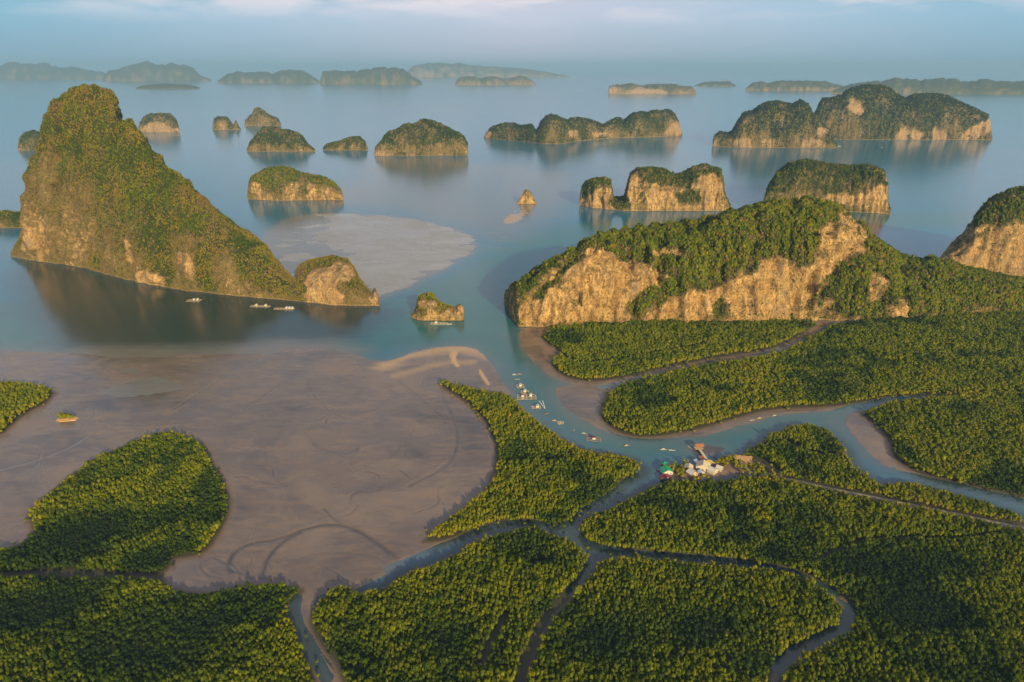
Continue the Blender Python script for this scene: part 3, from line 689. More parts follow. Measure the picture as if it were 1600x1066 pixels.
karst('limestone_ridge', 'long cream cliffed ridge behind the mangroves with a green wooded top', 'ridge',
  [(788,466),(791,456),(800,447),(825,430),(850,411),(880,397),(908,380),(912,377),(930,368),(960,362),(1000,356),(1050,350),(1100,343),(1150,328),(1200,316),(1260,311),(1290,315),(1312,322),(1330,336),(1345,354),(1365,372),(1385,385),(1410,400),(1440,405),(1470,404),(1500,415),(1560,430),(1620,440),(1720,450),(1760,480)],
  [(788,470),(796,490),(808,512),(850,511),(950,505),(1260,503),(1400,500),(1558,492),(1760,485)],
  D=85, n=460, m=120, warm=1.0, p=0.72, veg=0.66, slope=0.45, shrubs=32000, tint=0.38, sc=1.0, amp=1.55, seed=9, dry=0.55,
  gullies=[([(908,378),(898,402),(868,430),(838,460),(808,505)],7,12),([(880,398),(850,415),(822,440)],5,7),([(1090,345),(1110,400),(1100,440)],8,7),([(1180,325),(1185,370),(1170,420)],8,9),([(1240,320),(1235,370),(1240,430)],7,8),([(1345,365),(1300,430),(1280,470)],8,10),([(1412,402),(1415,440),(1410,490)],8,9),([(1470,405),(1480,440),(1500,480)],9,9),([(985,470),(1030,440),(1040,400)],6,6)],
  dprof=[(788,.8),(1000,.9),(1300,1.2),(1500,1.0),(1760,1.0)],
  rocks=[([(806,512),(815,492),(850,465),(885,435),(910,402),(940,395),(975,410),(1010,405),(1030,425),(1035,440),(1000,460),(985,480),(975,500),(900,506)],1.0),
         ([(1000,500),(1030,480),(1070,462),(1090,450),(1110,458),(1150,445),(1190,420),(1215,400),(1230,410),(1228,440),(1245,470),(1262,500),(1168,502),(1148,482),(1132,468),(1112,470),(1100,488),(1098,503)],1.0),
         ([(1245,425),(1278,418),(1280,445),(1262,450)],1.0),([(1290,350),(1312,328),(1335,345),(1358,378),(1345,400),(1310,425),(1285,440),(1275,430),(1280,385)],.85),
         ([(1020,395),(1070,388),(1080,400),(1030,408)],.9),([(1362,432),(1385,430),(1378,465),(1365,460)],.7),([(1390,495),(1415,478),(1412,498)],1)],
  greens=[([(1050,360),(1290,322),(1290,400),(1200,400),(1110,450),(1060,430),(1040,390)],.5),([(1290,440),(1360,385),(1560,430),(1700,450),(1700,490),(1300,495)],.75),([(1000,455),(1060,440),(1090,448),(1060,465),(1000,500),(985,485)],.6)])
karst('limestone_peak', 'steep pale rock peak standing behind the right end of the long ridge', 'peak',
  [(1450,440),(1467,405),(1490,380),(1510,360),(1525,336),(1540,318),(1558,305),(1585,294),(1615,290),(1650,300),(1700,335),(1760,420)],
  [(1450,445),(1760,440)], D=70, n=140, m=70, p=0.8, veg=0.25, slope=0.5, shrubs=3500, tint=0.3, seed=14,
  greens=[([(1500,345),(1558,300),(1660,290),(1660,345),(1540,350)],.8)])
karst('limestone_island', 'tiny two part rock islet in the teal channel with a fish raft before it', 'island',
  [(641,496),(646,488),(652,476),(655,465),(661,460),(669,458),(678,461),(684,470),(692,474),(700,477),(708,480),(713,478),(718,475),(724,480),(722,490),(724,499)],
  [(641,497),(660,501),(690,502),(724,501)], D=20, n=110, m=50, p=0.8, veg=0.5, amp=1.6, shrubs=500, tint=0.5, sc=0.7, seed=15, group=LI,
  rocks=[([(655,470),(685,470),(680,480),(655,482)],.9),([(695,482),(722,478),(724,500),(695,500)],1)])
karst('limestone_island', 'pointed little rock stack at the end of a pale sand spit', 'island',
  [(808,318),(811,313),(816,304),(820,297),(825,296),(829,301),(833,309),(838,318)], [(808,319),(838,319)], D=15, n=50, m=30, p=0.85, veg=0.3, amp=1.5, shrubs=160, tint=0.5, sc=.7, seed=16, group=LI)
karst('limestone_island', 'low rocky island with dark trees half hidden behind the tallest peak', 'island',
  [(-30,350),(-10,335),(0,333),(12,330),(25,334),(33,332),(42,336),(50,345),(58,356)], [(-30,356),(58,357)], D=35, n=80, m=40, p=0.8, veg=0.6, shrubs=1200, tint=0.25, seed=17, group=LI)
karst('limestone_island', 'rounded island above the sandbar with its dark mirror image on the water', 'island',
  [(387,308),(388,290),(393,278),(402,270),(415,264),(437,260),(455,263),(470,270),(490,273),(510,278),(523,286),(533,297),(536,311)], [(387,312),(430,314),(536,313)], D=65, n=150, m=60, p=0.78, veg=0.6, slope=.2, shrubs=5000, tint=0.33, seed=18, group=LI,
  rocks=[([(388,306),(536,300),(536,315),(388,315)],.25),([(392,290),(402,283),(412,305),(400,310)],.9),([(480,290),(490,288),(492,305),(480,305)],.6)])
karst('limestone_island', 'twin block island with bare cream cliffs and a leaning knob on its left', 'island',
  [(905,320),(906,305),(909,292),(918,283),(930,278),(945,277),(953,281),(956,295),(958,309),(968,309),(976,307),(980,290),(985,271),(995,264),(1015,262),(1035,264),(1048,270),(1058,273),(1070,269),(1085,261),(1100,257),(1118,261),(1124,265),(1128,282),(1132,303),(1142,322)],
  [(905,321),(930,326),(980,330),(1142,330)], D=60, n=200, m=70, p=0.62, veg=0.50, slope=.5, shrubs=5000, tint=0.25, seed=19, group=LI, amp=1.3,
  rocks=[([(985,275),(998,270),(1000,300),(990,325),(983,310)],.9),([(1010,290),(1050,305),(1060,325),(1010,325)],.8),([(1095,275),(1122,268),(1130,310),(1105,325),(1090,300)],.9),([(915,310),(950,290),(952,305),(930,325)],.9)],
  greens=[([(1000,268),(1050,276),(1120,260),(1120,278),(1060,292),(1010,284)],.7),([(1045,298),(1090,293),(1104,312),(1060,322),(1040,310)],.8),([(955,309),(985,308),(992,328),(950,328)],.9),([(905,285),(940,278),(945,285),(912,315)],.8)])
karst('limestone_island', 'flat topped green block island with one orange cliff, behind the long ridge', 'island',
  [(1192,318),(1196,303),(1204,285),(1216,269),(1235,255),(1258,250),(1275,252),(1300,257),(1330,260),(1352,258),(1370,262),(1380,267),(1385,280),(1387,310),(1391,330)],
  [(1192,330),(1300,330),(1391,335)], D=75, n=180, m=66, p=0.65, veg=0.72, slope=.35, shrubs=6000, tint=0.24, seed=20, group=LI,
  rocks=[([(1285,315),(1300,302),(1340,308),(1385,282),(1388,334),(1340,325)],.95)])
far = dict(group=LI, n=150, m=44, slope=0.14, jag=0.22, dry=0.7, warm=0.15)
karst('limestone_island', 'broad humped island alone in mid bay with a bright orange cliff foot', 'island',
  [(585,242),(587,230),(595,220),(605,209),(625,200),(650,192),(665,190),(680,192),(697,201),(712,208),(724,212),(730,224),(731,241)], [(585,244),(731,243)], D=110, p=0.8, veg=0.72, shrubs=4500, tint=0.12, seed=21, sc=1.4,
  rocks=[([(588,234),(620,236),(650,226),(680,232),(690,222),(700,230),(731,228),(731,245),(588,245)],.3)], **far)
karst('limestone_island', 'dark trapezoid island with sloping right shoulder near the small twin islets', 'island',
  [(386,236),(390,225),(400,210),(412,200),(425,198),(440,202),(462,205),(473,214),(480,225),(492,235)], [(386,237),(492,237)], D=90, p=0.9, veg=0.72, shrubs=3500, tint=0.12, seed=22, sc=1.4, **far)
karst('limestone_island', 'low flat island between the trapezoid island and the broad humped one', 'island',
  [(505,234),(510,226),(530,222),(548,215),(562,215),(570,222),(575,234)], [(505,235),(575,235)], D=50, p=0.85, veg=0.68, shrubs=1500, tint=0.12, seed=23, sc=1.4, **far)
karst('limestone_island', 'small domed island with pale cliff right of the tallest peak', 'island',
  [(216,206),(218,196),(225,185),(235,179),(250,177),(265,179),(275,188),(281,206)], [(216,207),(281,207)], D=90, p=0.75, veg=0.68, shrubs=1500, tint=0.12, seed=24, sc=1.5, rocks=[([(228,193),(250,190),(268,200),(281,200),(281,208),(220,208)],.85)], **far)
karst('limestone_island', 'smallest twin topped islet left of the knobbly islet', 'island',
  [(332,202),(334,188),(342,182),(354,182),(361,190),(364,196),(369,188),(373,196),(376,202)], [(332,203),(376,203)], D=60, p=0.75, veg=0.62, shrubs=700, tint=0.12, seed=25, sc=1.4, **far)
karst('limestone_island', 'knobbly islet with a peaked left top behind the trapezoid island', 'island',
  [(382,195),(384,186),(393,180),(398,171),(407,169),(415,176),(422,181),(432,184),(437,190),(439,196)], [(382,197),(439,197)], D=70, p=0.8, veg=0.68, shrubs=1000, tint=0.12, seed=26, sc=1.5, **far)
karst('limestone_island', 'small steep islet peeking out left of the tallest peak', 'island',
  [(28,234),(31,218),(38,207),(50,204),(62,209),(75,220),(88,234)], [(28,235),(88,235)], D=60, p=0.8, veg=0.66, shrubs=900, tint=0.12, seed=27, sc=1.3, **far)
karst('limestone_island', 'long many humped island with a pale cliff at its right tip', 'island',
  [(756,215),(760,206),(768,199),(785,194),(800,192),(815,198),(830,195),(838,204),(848,187),(860,179),(872,181),(885,187),(910,185),(928,190),(942,196),(955,188),(965,184),(976,188),(985,180),(1000,175),(1020,175),(1045,173),(1055,180),(1062,196),(1066,211)],
  [(756,216),(800,220),(850,225),(880,225),(900,221),(960,216),(1066,213)], D=110, p=0.7, veg=0.74, slope=.18, shrubs=6000, tint=0.08, seed=28, sc=1.6, group=LI, n=220, m=44, jag=.12, dry=.5, warm=0.2,
  rocks=[([(1040,205),(1055,190),(1064,196),(1066,213),(1038,213)],.95),([(890,206),(898,203),(902,215),(888,216)],.9),([(930,208),(942,205),(950,213),(928,214)],.9),([(756,205),(764,205),(768,215),(756,216)],.7)])
karst('limestone_island', 'largest far island, three dark green humps with pale cliffs along its right half', 'island',
  [(1262,216),(1266,190),(1275,170),(1285,155),(1300,153),(1315,149),(1325,140),(1345,134),(1370,133),(1388,137),(1398,147),(1415,155),(1425,149),(1445,147),(1465,148),(1485,153),(1505,163),(1530,174),(1542,180),(1547,195),(1550,216)],
  [(1262,218),(1550,219)], D=190, p=0.72, veg=0.78, slope=.2, shrubs=12000, tint=0.04, seed=29, sc=1.7, group=LI, n=240, m=60, jag=.06, dry=.4, warm=0.3,
  rocks=[([(1322,160),(1335,155),(1348,170),(1345,182),(1330,178)],.9),([(1402,205),(1415,200),(1440,205),(1440,219),(1402,219)],.95),([(1455,205),(1475,203),(1478,219),(1450,219)],.8),([(1505,210),(1535,190),(1548,185),(1548,205),(1525,216),(1505,217)],.9)])
karst('limestone_island', 'lower two humped island with pale cliff foot overlapping the largest far island', 'island',
  [(1113,227),(1116,212),(1124,206),(1136,209),(1144,206),(1152,190),(1162,176),(1175,174),(1190,164),(1212,158),(1228,162),(1238,164),(1250,158),(1262,164),(1270,178),(1285,196),(1297,205),(1300,218),(1308,230)],
  [(1113,229),(1160,231),(1308,231)], D=110, p=0.72, veg=0.74, slope=.2, shrubs=7000, tint=0.04, seed=30, sc=1.6, group=LI, n=200, m=50, jag=.1, dry=.4, warm=0.25,
  rocks=[([(1145,230),(1155,215),(1172,222),(1175,232)],.9),([(1190,228),(1200,220),(1215,228),(1215,232)],.9),([(1240,228),(1260,217),(1290,225),(1297,231)],.95),([(1280,200),(1295,203),(1292,212),(1278,210)],.7)])
FH = 'hazy islands along the horizon'
def hz(label, prof, base, D, **kw):
    d = dict(n=200, m=26, p=0.8, veg=0.8, slope=.2, seed=40 + len(label), amp=1.1, group=FH, jag=0.45, warm=0.0, tint=0.0); d.update(kw)
    karst('distant_island', label, 'island', prof, base, D, **d)
hz('hazy low headland at the far left end of the horizon', [(-160,118),(-110,104),(-60,100),(0,101),(30,99),(70,99),(100,103),(130,108),(160,113),(180,122)], [(-160,124),(180,124)], 900, veg=.85)
hz('hazy flat topped island directly above the small domed island', [(160,124),(168,112),(190,106),(212,101),(232,98),(262,99),(290,101),(303,108),(312,117),(330,124)], [(160,127),(330,127)], 800, veg=.85)
hz('thin dark low island strip before the hazy flat topped one', [(212,137),(225,133),(250,131),(280,131),(300,133),(312,137)], [(212,139),(312,139)], 300, veg=.95)
hz('hazy island with two gentle tops and white cliff patch at its right', [(340,126),(352,118),(370,113),(400,112),(425,114),(450,109),(470,111),(485,117),(500,127)], [(340,130),(500,130)], 600, veg=.85)
hz('hazy island with rounded double hump above the broad humped island', [(500,128),(504,113),(520,110),(545,111),(560,108),(585,107),(610,107),(630,110),(645,118),(660,129)], [(500,132),(660,132)], 600, veg=.85)
hz('faintest pale mountain range behind the other horizon islands', [(630,118),(645,103),(680,98),(720,100),(760,104),(800,106),(840,110),(890,119)], [(630,121),(890,121)], 1500, veg=.6)
hz('low hazy island with small bumps and pale cliffs at mid horizon', [(710,131),(718,121),(735,118),(750,122),(770,119),(785,123),(800,121),(815,119),(828,124),(838,131)], [(710,133),(838,133)], 500, veg=.62)
hz('flat far island with a bright pinkish white cliff face', [(950,143),(952,135),(965,132),(985,130),(1005,133),(1025,131),(1050,131),(1065,134),(1080,135),(1088,144)], [(950,147),(1088,147)], 350, veg=.6, rocks=[([(952,136),(962,134),(965,146),(950,146)],.9),([(985,144),(998,134),(1010,140),(1030,140),(1045,146),(985,147)],1)])
hz('very small faint hill next to the pinkish cliff island', [(1085,134),(1100,128),(1120,127),(1140,127),(1150,134)], [(1085,135),(1150,135)], 500)
hz('faint jagged low island left above the largest far island', [(1165,139),(1175,129),(1190,127),(1200,130),(1225,125),(1250,126),(1290,127),(1310,132),(1335,140)], [(1165,142),(1335,142)], 500, veg=.7)
hz('long low blue headland at the right end of the horizon', [(1300,141),(1330,131),(1370,126),(1400,123),(1440,125),(1470,122),(1500,126),(1540,125),(1580,127),(1650,123),(1760,125),(1850,140)], [(1300,147),(1850,147)], 800, veg=.8)

# ------------------------------------------------------------------ small mangrove islet, road, village, boats
def bmobj(name, bm, mat, parent=None, loc=None, rz=0.0):
    me = bpy.data.meshes.new(name); bm.to_mesh(me); bm.free()
    o = link(name, me, mat, parent, loc); o.rotation_euler = (0, 0, rz); return o
def box(bm, x, y, z, sx, sy, sz):
    v = [bm.verts.new((x + i * sx / 2, y + j * sy / 2, z + k * sz)) for k in (0, 1) for i, j in ((-1, -1), (1, -1), (1, 1), (-1, 1))]
    for q in ((0, 3, 2, 1), (4, 5, 6, 7), (0, 1, 5, 4), (1, 2, 6, 5), (2, 3, 7, 6), (3, 0, 4, 7)): bm.faces.new([v[i] for i in q])
def gable(bm, sx, sy, z0, rise, over=0.5, th=0.12, x=0.0, y=0.0):
    hx, hy = sx / 2 + over, sy / 2 + over
    for dz in (0, th):
        pass
    pts = [(-hx, z0 - 0.15), (0, z0 + rise), (hx, z0 - 0.15)]
    top = [[bm.verts.new((x + a, y + s * hy, b + th)) for a, b in pts] for s in (-1, 1)]
    bot = [[bm.verts.new((x + a, y + s * hy, b)) for a, b in pts] for s in (-1, 1)]
    for k in (0, 1):
        bm.faces.new([top[0][k], top[0][k + 1], top[1][k + 1], top[1][k]]); bm.faces.new([bot[0][k + 1], bot[0][k], bot[1][k], bot[1][k + 1]])
        for s in (0, 1): bm.faces.new([bot[s][k], bot[s][k + 1], top[s][k + 1], top[s][k]])
    for e in (0, 2): bm.faces.new([bot[0][e], top[0][e], top[1][e], bot[1][e]])
def empty(name, loc, rz=0.0):
    o = bpy.data.objects.new(name, None); COL.objects.link(o); o.location = loc; o.rotation_euler = (0, 0, rz); return o
def at(x, y, z=0.0):
    return tuple(float(q) for q in proj_inv(x, y, z))

# islet with a few mangroves on the open flat
c = at(105, 655)
bm = bmesh.new(); bmesh.ops.create_icosphere(bm, subdivisions=4, radius=1)
for v in bm.verts:
    v.co = Vector((v.co.x * 9.5, v.co.y * 5.5, v.co.z * 1.5)) * (1 + 0.15 * float(vnoise(np.array(v.co) * 2.2)))
islet = bmobj('mangrove_islet', bm, M_EARTH, loc=c); tag(islet, 'tiny mud hump with a thicket of mangroves alone on the flat', 'islet')
k = 34; q = rng.uniform(-1, 1, (k, 2)); q = q[(q ** 2).sum(1) < 1]; k = len(q)
w = scatter('thicket', np.c_[q[:, 0] * 7.5, q[:, 1] * 4 + .6, np.full(k, 0.4)], np.c_[np.full(k, .7), np.full(k, .7), rng.uniform(.4, .72, k)], rng.uniform(0, 6, k), rng.uniform(.42, .6, k), islet); w['kind'] = 'stuff'

# dirt track on its low embankment
def strip(name, line, wid, z, mat):
    L = np.array(line); t = np.gradient(L, axis=0); t /= np.linalg.norm(t, axis=1, keepdims=True); nn = np.c_[-t[:, 1], t[:, 0]]
    wv = np.asarray(wid) / 2 * np.ones(len(L))
    V = []
    for sgn, dz in ((-1.25, -1.2), (-1, 0), (1, 0), (1.25, -1.2)):
        V.append(np.c_[L + nn * (sgn * wv)[:, None], np.full(len(L), z + dz)])
    V = np.stack(V, 1); return link(name, raw_mesh(name, V.reshape(-1, 3), grid_quads(len(L), 4, True)), mat)
rl = ground_line([(1140,722),(1158,730),(1185,742),(1225,749),(1300,766),(1400,786),(1480,802),(1558,819),(1640,836),(1800,872)], 2)
wd = np.interp(np.arange(len(rl)), [0, 6, 12, len(rl)], [7, 5, 3.0, 2.7])
tag(strip('road', rl, wd, 1.36, M_ROAD), 'pale dirt track leaving the village through the mangroves', 'road', kind='structure')
ep = ground_poly([(1146,717),(1155,712),(1166,715),(1176,714),(1174,722),(1181,729),(1173,732),(1166,737),(1158,731),(1147,730)], 1)
bm = bmesh.new(); vs_ = [bm.verts.new((x, y, 1.25)) for x, y in ep]; lo = [bm.verts.new((x * 1.0, y - 0.3, -0.5)) for x, y in ep]
bm.faces.new(vs_); [bm.faces.new([lo[i], lo[(i + 1) % len(lo)], vs_[(i + 1) % len(lo)], vs_[i]]) for i in range(len(lo))]
bmesh.ops.recalc_face_normals(bm, faces=bm.faces)
tag(bmobj('bare_ground', bm, M_EARTH), 'bare orange earth yard beside the village at the start of the track', 'ground', kind='structure')

WHITE = simple('white_paint', (0.50, 0.49, 0.47), 0.5, .1); WOOD = simple('grey_wood', (0.30, 0.23, 0.16), 0.8)
GREENR = simple('green_roof', (0.02, 0.30, 0.16), 0.45, .15); RUST = simple('rust_roof', (0.30, 0.12, 0.07), 0.6); MAROON = simple('maroon_roof', (0.20, 0.03, 0.05), 0.6)
CREAM = simple('cream_roof', (0.55, 0.48, 0.34), 0.6, .12); YEL = simple('yellow_canvas', (0.70, 0.50, 0.10), 0.6); BLUEW = simple('pale_blue_roof', (0.52, 0.60, 0.75), 0.5, .1)
PINK = simple('pink_wall', (0.62, 0.38, 0.30), 0.7); PALEC = simple('concrete', (0.55, 0.49, 0.40), 0.8); DARKW = simple('dark_window', (0.03, 0.035, 0.04), 0.2)
REDP = simple('red_paint', (0.50, 0.08, 0.05), 0.5); BLUEP = simple('blue_paint', (0.05, 0.16, 0.40), 0.5); DGREEN = simple('dark_green_paint', (0.03, 0.13, 0.09), 0.5)
TANW = simple('tan_planks', (0.50, 0.38, 0.24), 0.8)

def house(px, py, sx, sy, h, rise, rz, wall, roofm, label, name='house', open_sided=False):
    r = empty(name, at(px, py, 0.9), rz); r.scale = (.86, .86, .86)
    tag(r, label, 'house' if not open_sided else 'shelter', 'buildings of the waterside village')
    if open_sided:
        for sxn in (-1, 1):
            for syn in (-1, 1):
                bm = bmesh.new(); box(bm, sxn * (sx / 2 - .2), syn * (sy / 2 - .2), 0, .22, .22, h); bmobj('post', bm, WOOD, r)
    else:
        bm = bmesh.new(); box(bm, 0, 0, 0, sx, sy, h)
        a = [bm.verts.new((-sx / 2, s * sy / 2, h)) for s in (-1, 1)]; b_ = [bm.verts.new((sx / 2, s * sy / 2, h)) for s in (-1, 1)]; t_ = [bm.verts.new((0, s * sy / 2, h + rise * .97)) for s in (-1, 1)]
        bm.faces.new([a[0], b_[0], t_[0]]); bm.faces.new([a[1], t_[1], b_[1]])
        bmobj('wall', bm, wall, r)
        bm = bmesh.new(); box(bm, 0, -sy / 2 - .03, 0, 1.1, .1, 2.1); bmobj('door', bm, WOOD, r)
        for s in (-1, 1):
            bm = bmesh.new(); box(bm, s * sx * .3, -sy / 2 - .03, 1.0, 1.0, .1, 1.0); bmobj('window', bm, DARKW, r)
    bm = bmesh.new(); gable(bm, sx, sy, h, rise); bmobj('roof', bm, roofm, r)
    return r
house(1041, 739, 9.5, 8, 3.2, 2.4, 0.15, WHITE, GREENR, 'house with a bright green roof at the river mouth end of the village')
house(1040, 748, 9, 4, 2.2, 1.2, 0.1, WOOD, MAROON, 'low dark maroon roofed hut just below the green roofed house')
house(1081, 742, 8, 7, 3.0, 2.0, 0.5, PINK, WHITE, 'white roofed house with pinkish walls at the near left of the cluster')
house(1076, 733, 7, 6, 2.8, 1.6, -0.3, PINK, CREAM, 'small cream roofed house with pinkish walls behind the white roofed one')
house(1098, 732, 12, 9, 3.6, 3.0, -0.35, PALEC, CREAM, 'biggest cream roofed hall in the middle of the village')
house(1095, 741, 5, 4, 2.6, 1.2, 0.1, WHITE, BLUEW, 'small pale blue roofed hut in front of the big cream hall')
house(1113, 738, 7.5, 7, 3.0, 2.0, 0.75, PALEC, WHITE, 'white roofed house right of the big cream hall')
house(1124, 734, 5.5, 5, 2.6, 1.8, 0.9, WHITE, WHITE, 'white roofed hut at the forest edge end of the village')
house(1109, 727, 6.5, 5, 3.0, 1.3, 0.4, WOOD, YEL, 'yellow canvas shelter where the jetty meets the shore', name='shelter', open_sided=True)
house(1088, 724, 3.5, 3.5, 2.5, 1.2, 0.2, WHITE, BLUEW, 'tiny pale blue shelter on the bank beside the jetty', name='shelter', open_sided=True)
house(1037, 728, 5, 4, 2.4, 1.3, -0.4, WOOD, GREENR, 'small green roofed shed behind the green roofed house')

# jetty
p0 = Vector(at(1111, 727, 1.6)); p1 = Vector(at(1093, 702, 1.6)); dv_ = p1 - p0; L = dv_.length
j = empty('jetty', (p0.x, p0.y, 0), math.atan2(dv_.y, dv_.x)); tag(j, 'pale wooden jetty running from the village out into the river', 'jetty')
bm = bmesh.new(); box(bm, L / 2, 0, 1.45, L, 2.2, .18)
bmobj('deck', bm, CREAM, j)
for i in range(7):
    for s in (-1, 1):
        bm = bmesh.new(); bmesh.ops.create_cone(bm, cap_ends=True, segments=8, radius1=.13, radius2=.13, depth=3.4)
        o = bmobj('post', bm, WOOD, j); o.location = (1 + (L - 2) * i / 6, s * .95, 0.2)
bm = bmesh.new(); box(bm, L + 2.2, 0, 1.44, 4.6, 7, .2); bmobj('platform', bm, TANW, j)
bm = bmesh.new(); gable(bm, 4.4, 6.6, 4.2, 1.3)
for s in (-1, 1):
    for t_ in (-1, 1): box(bm, s * 2, t_ * 3, 1.66 if False else 1.64, .18, .18, 2.6)
o = bmobj('roof', bm, RUST, j); o.location = (L + 2.2, 0, 0)
bm = bmesh.new(); box(bm, L * .45, 3.2, 1.44, 7, 3.8, .2); bmobj('side_platform', bm, RUST, j)

# boats: long slim wooden boats with raised bows
def hull_mesh(L=9.0, W=1.7, H=0.75):
    n, m = 17, 9; V = []
    for i in range(n):
        t = i / (n - 1); x = (t - .5) * L; w = W / 2 * max(0.02, math.sin(math.pi * min(1, t * 1.02 + .06)) ** .6) * (1 - .35 * t ** 3)
        lift = 0.9 * max(0, (t - .7) / .3) ** 2 + .25 * max(0, (.15 - t) / .15) ** 2
        for k in range(m):
            a = math.pi * k / (m - 1); V.append((x, -math.cos(a) * w, H - math.sin(a) ** .7 * H * (1 - .25 * t) + lift - .25))
    for i in range(n):
        t = i / (n - 1); x = (t - .5) * L; w = W / 2 * max(0.02, math.sin(math.pi * min(1, t * 1.02 + .06)) ** .6) * (1 - .35 * t ** 3) * .86
        lift = 0.9 * max(0, (t - .7) / .3) ** 2 + .25 * max(0, (.15 - t) / .15) ** 2
        for k in range(m):
            a = math.pi * k / (m - 1); V.append((x, -math.cos(a) * w, H - math.sin(a) ** .7 * (H - .12) * (1 - .25 * t) + lift - .24))
    q1 = grid_quads(n, m); q2 = grid_quads(n, m, True) + n * m
    rim = [(i * m + e, (i + 1) * m + e, n * m + (i + 1) * m + e, n * m + i * m + e) for i in range(n - 1) for e in (0, m - 1)]
    return raw_mesh('hull', V, np.vstack([q1, q2, rim]))
HULL = {}
for key, mt in (('white', WHITE), ('wood', TANW), ('green', DGREEN), ('red', REDP), ('dark', WOOD)):
    me = hull_mesh(); me.materials.append(mt); HULL[key] = me
def canopy_mesh(mt):
    bm = bmesh.new()
    for i in range(7):
        pass
    n = 9; rows = []
    for x in (-2.4, 1.4):
        for dz in (0, .08): rows.append([bm.verts.new((x, -.9 + 1.8 * k / (n - 1), 1.75 + .28 * math.sin(math.pi * k / (n - 1)) + dz)) for k in range(n)])
    for k in range(n - 1):
        bm.faces.new([rows[1][k], rows[3][k], rows[3][k + 1], rows[1][k + 1]]); bm.faces.new([rows[0][k + 1], rows[2][k + 1], rows[2][k], rows[0][k]])
        bm.faces.new([rows[0][k], rows[1][k], rows[1][k + 1], rows[0][k + 1]]); bm.faces.new([rows[2][k + 1], rows[3][k + 1], rows[3][k], rows[2][k]])
    for e in (0, n - 1): bm.faces.new([rows[0][e], rows[2][e], rows[3][e], rows[1][e]])
    for x in (-2.2, -.5, 1.2):
        for s in (-1, 1): box(bm, x, s * .8, .45, .07, .07, 1.35)
    me = bpy.data.meshes.new('canopy'); bm.to_mesh(me); bm.free(); me.materials.append(mt); return me
CAN = {k: canopy_mesh(m_) for k, m_ in (('white', WHITE), ('red', REDP), ('blue', BLUEP), ('tan', CREAM))}
def engine_mesh():
    bm = bmesh.new(); box(bm, -4.0, 0, .75, .8, .5, .5); box(bm, -5.6, 0, .55, 2.6, .1, .1)
    bmesh.ops.bevel(bm, geom=bm.edges[:], offset=.03, affect='EDGES', segments=1)
    me = bpy.data.meshes.new('engine'); bm.to_mesh(me); bm.free(); me.materials.append(WOOD); return me
ENG = engine_mesh()
def boat(px, py, rz, hull, can, label, s=1.0):
    r = empty('longtail_boat', at(px, py, 0.0), rz); r.scale = (s * .56,) * 3; tag(r, label, 'boat', 'boats in the river and bay')
    for nm, me in (('hull', HULL[hull]), ('canopy', CAN.get(can)), ('engine', ENG)):
        if me is None: continue
        c = bpy.data.objects.new(nm, me); COL.objects.link(c); c.parent = r
    return r
W = 'in the river line along the tongue of mangroves'
boat(804,586,0.1,'white','white','northernmost white boat of the moored line at the river mouth',1.1)
boat(812,585,0.0,'wood','red','wooden boat with red canopy touching the northernmost white boat',.9)
boat(809,593,0.1,'wood',None,'open brown boat just below the northernmost pair')
boat(818,623,0.2,'white',None,'open white boat leaning on the widest raft cluster')
boat(829,621,-0.3,'wood','tan','wooden boat with tan canopy behind the widest raft cluster')
boat(834,636,-0.4,'dark',None,'dark boat drawn in against the tongue of mangroves')
boat(851,637,-1.0,'white',None,'speeding boat trailing a thin white wake down the river',.9)
boat(855,647,0.6,'dark','red','dark boat with red canopy just below the wake')
boat(867,658,-0.1,'wood','tan','wooden boat with tan canopy in mid line below the red canopied one')
boat(876,663,0.2,'white',None,'open white boat next to the tan canopied boat in mid line',.8)
boat(897,673,1.4,'wood',None,'brown boat pointing across the river before the bend')
boat(913,678,-0.35,'white','white','white boat moored end on to a red one at the bend')
boat(920,681,-0.3,'red',None,'red hulled open boat at the bend')
boat(933,690,0.2,'dark','blue','dark boat with blue canopy close to the inner bank')
boat(972,698,-0.1,'green',None,'dark green boat off the blunt end of the mangrove tongue')
boat(979,697,0.3,'wood','tan','wooden boat next to the dark green boat')
boat(1037,703,0.0,'white','white','white boat with dark green neighbour water opposite the village',1.15)
boat(1050,704,-0.1,'white',None,'open white boat right beside the canopied white boat opposite the village',1.2)
boat(1078,700,-1.0,'white',None,'small white boat off the outer end of the jetty')
boat(1112,713,-1.1,'dark',None,'dark boat tied along the upstream side of the jetty')
boat(1118,716,-0.9,'dark','blue','dark boat with blue canopy between jetty and scrubby bank')
boat(1030,736,-0.5,'red','white','red hulled boat tied beside the green roofed house')
boat(1175,657,0.2,'white',None,'open white boat furthest down of the three by the muddy upper bank')
boat(1187,654,0.1,'wood','tan','tan canopied boat in the middle of the three by the upper bank')
boat(1210,650,0.3,'white','white','white canopied boat furthest upriver')
boat(1311,229,0.1,'white','white','white tour boat off the right tip of the lower humped island',3.2)
boat(1378,231,1.5,'white','white','lone white tour boat in front of the largest far island',3.0)
boat(643,493,0.5,'white',None,'small open boat at the left tip of the two part rock islet')

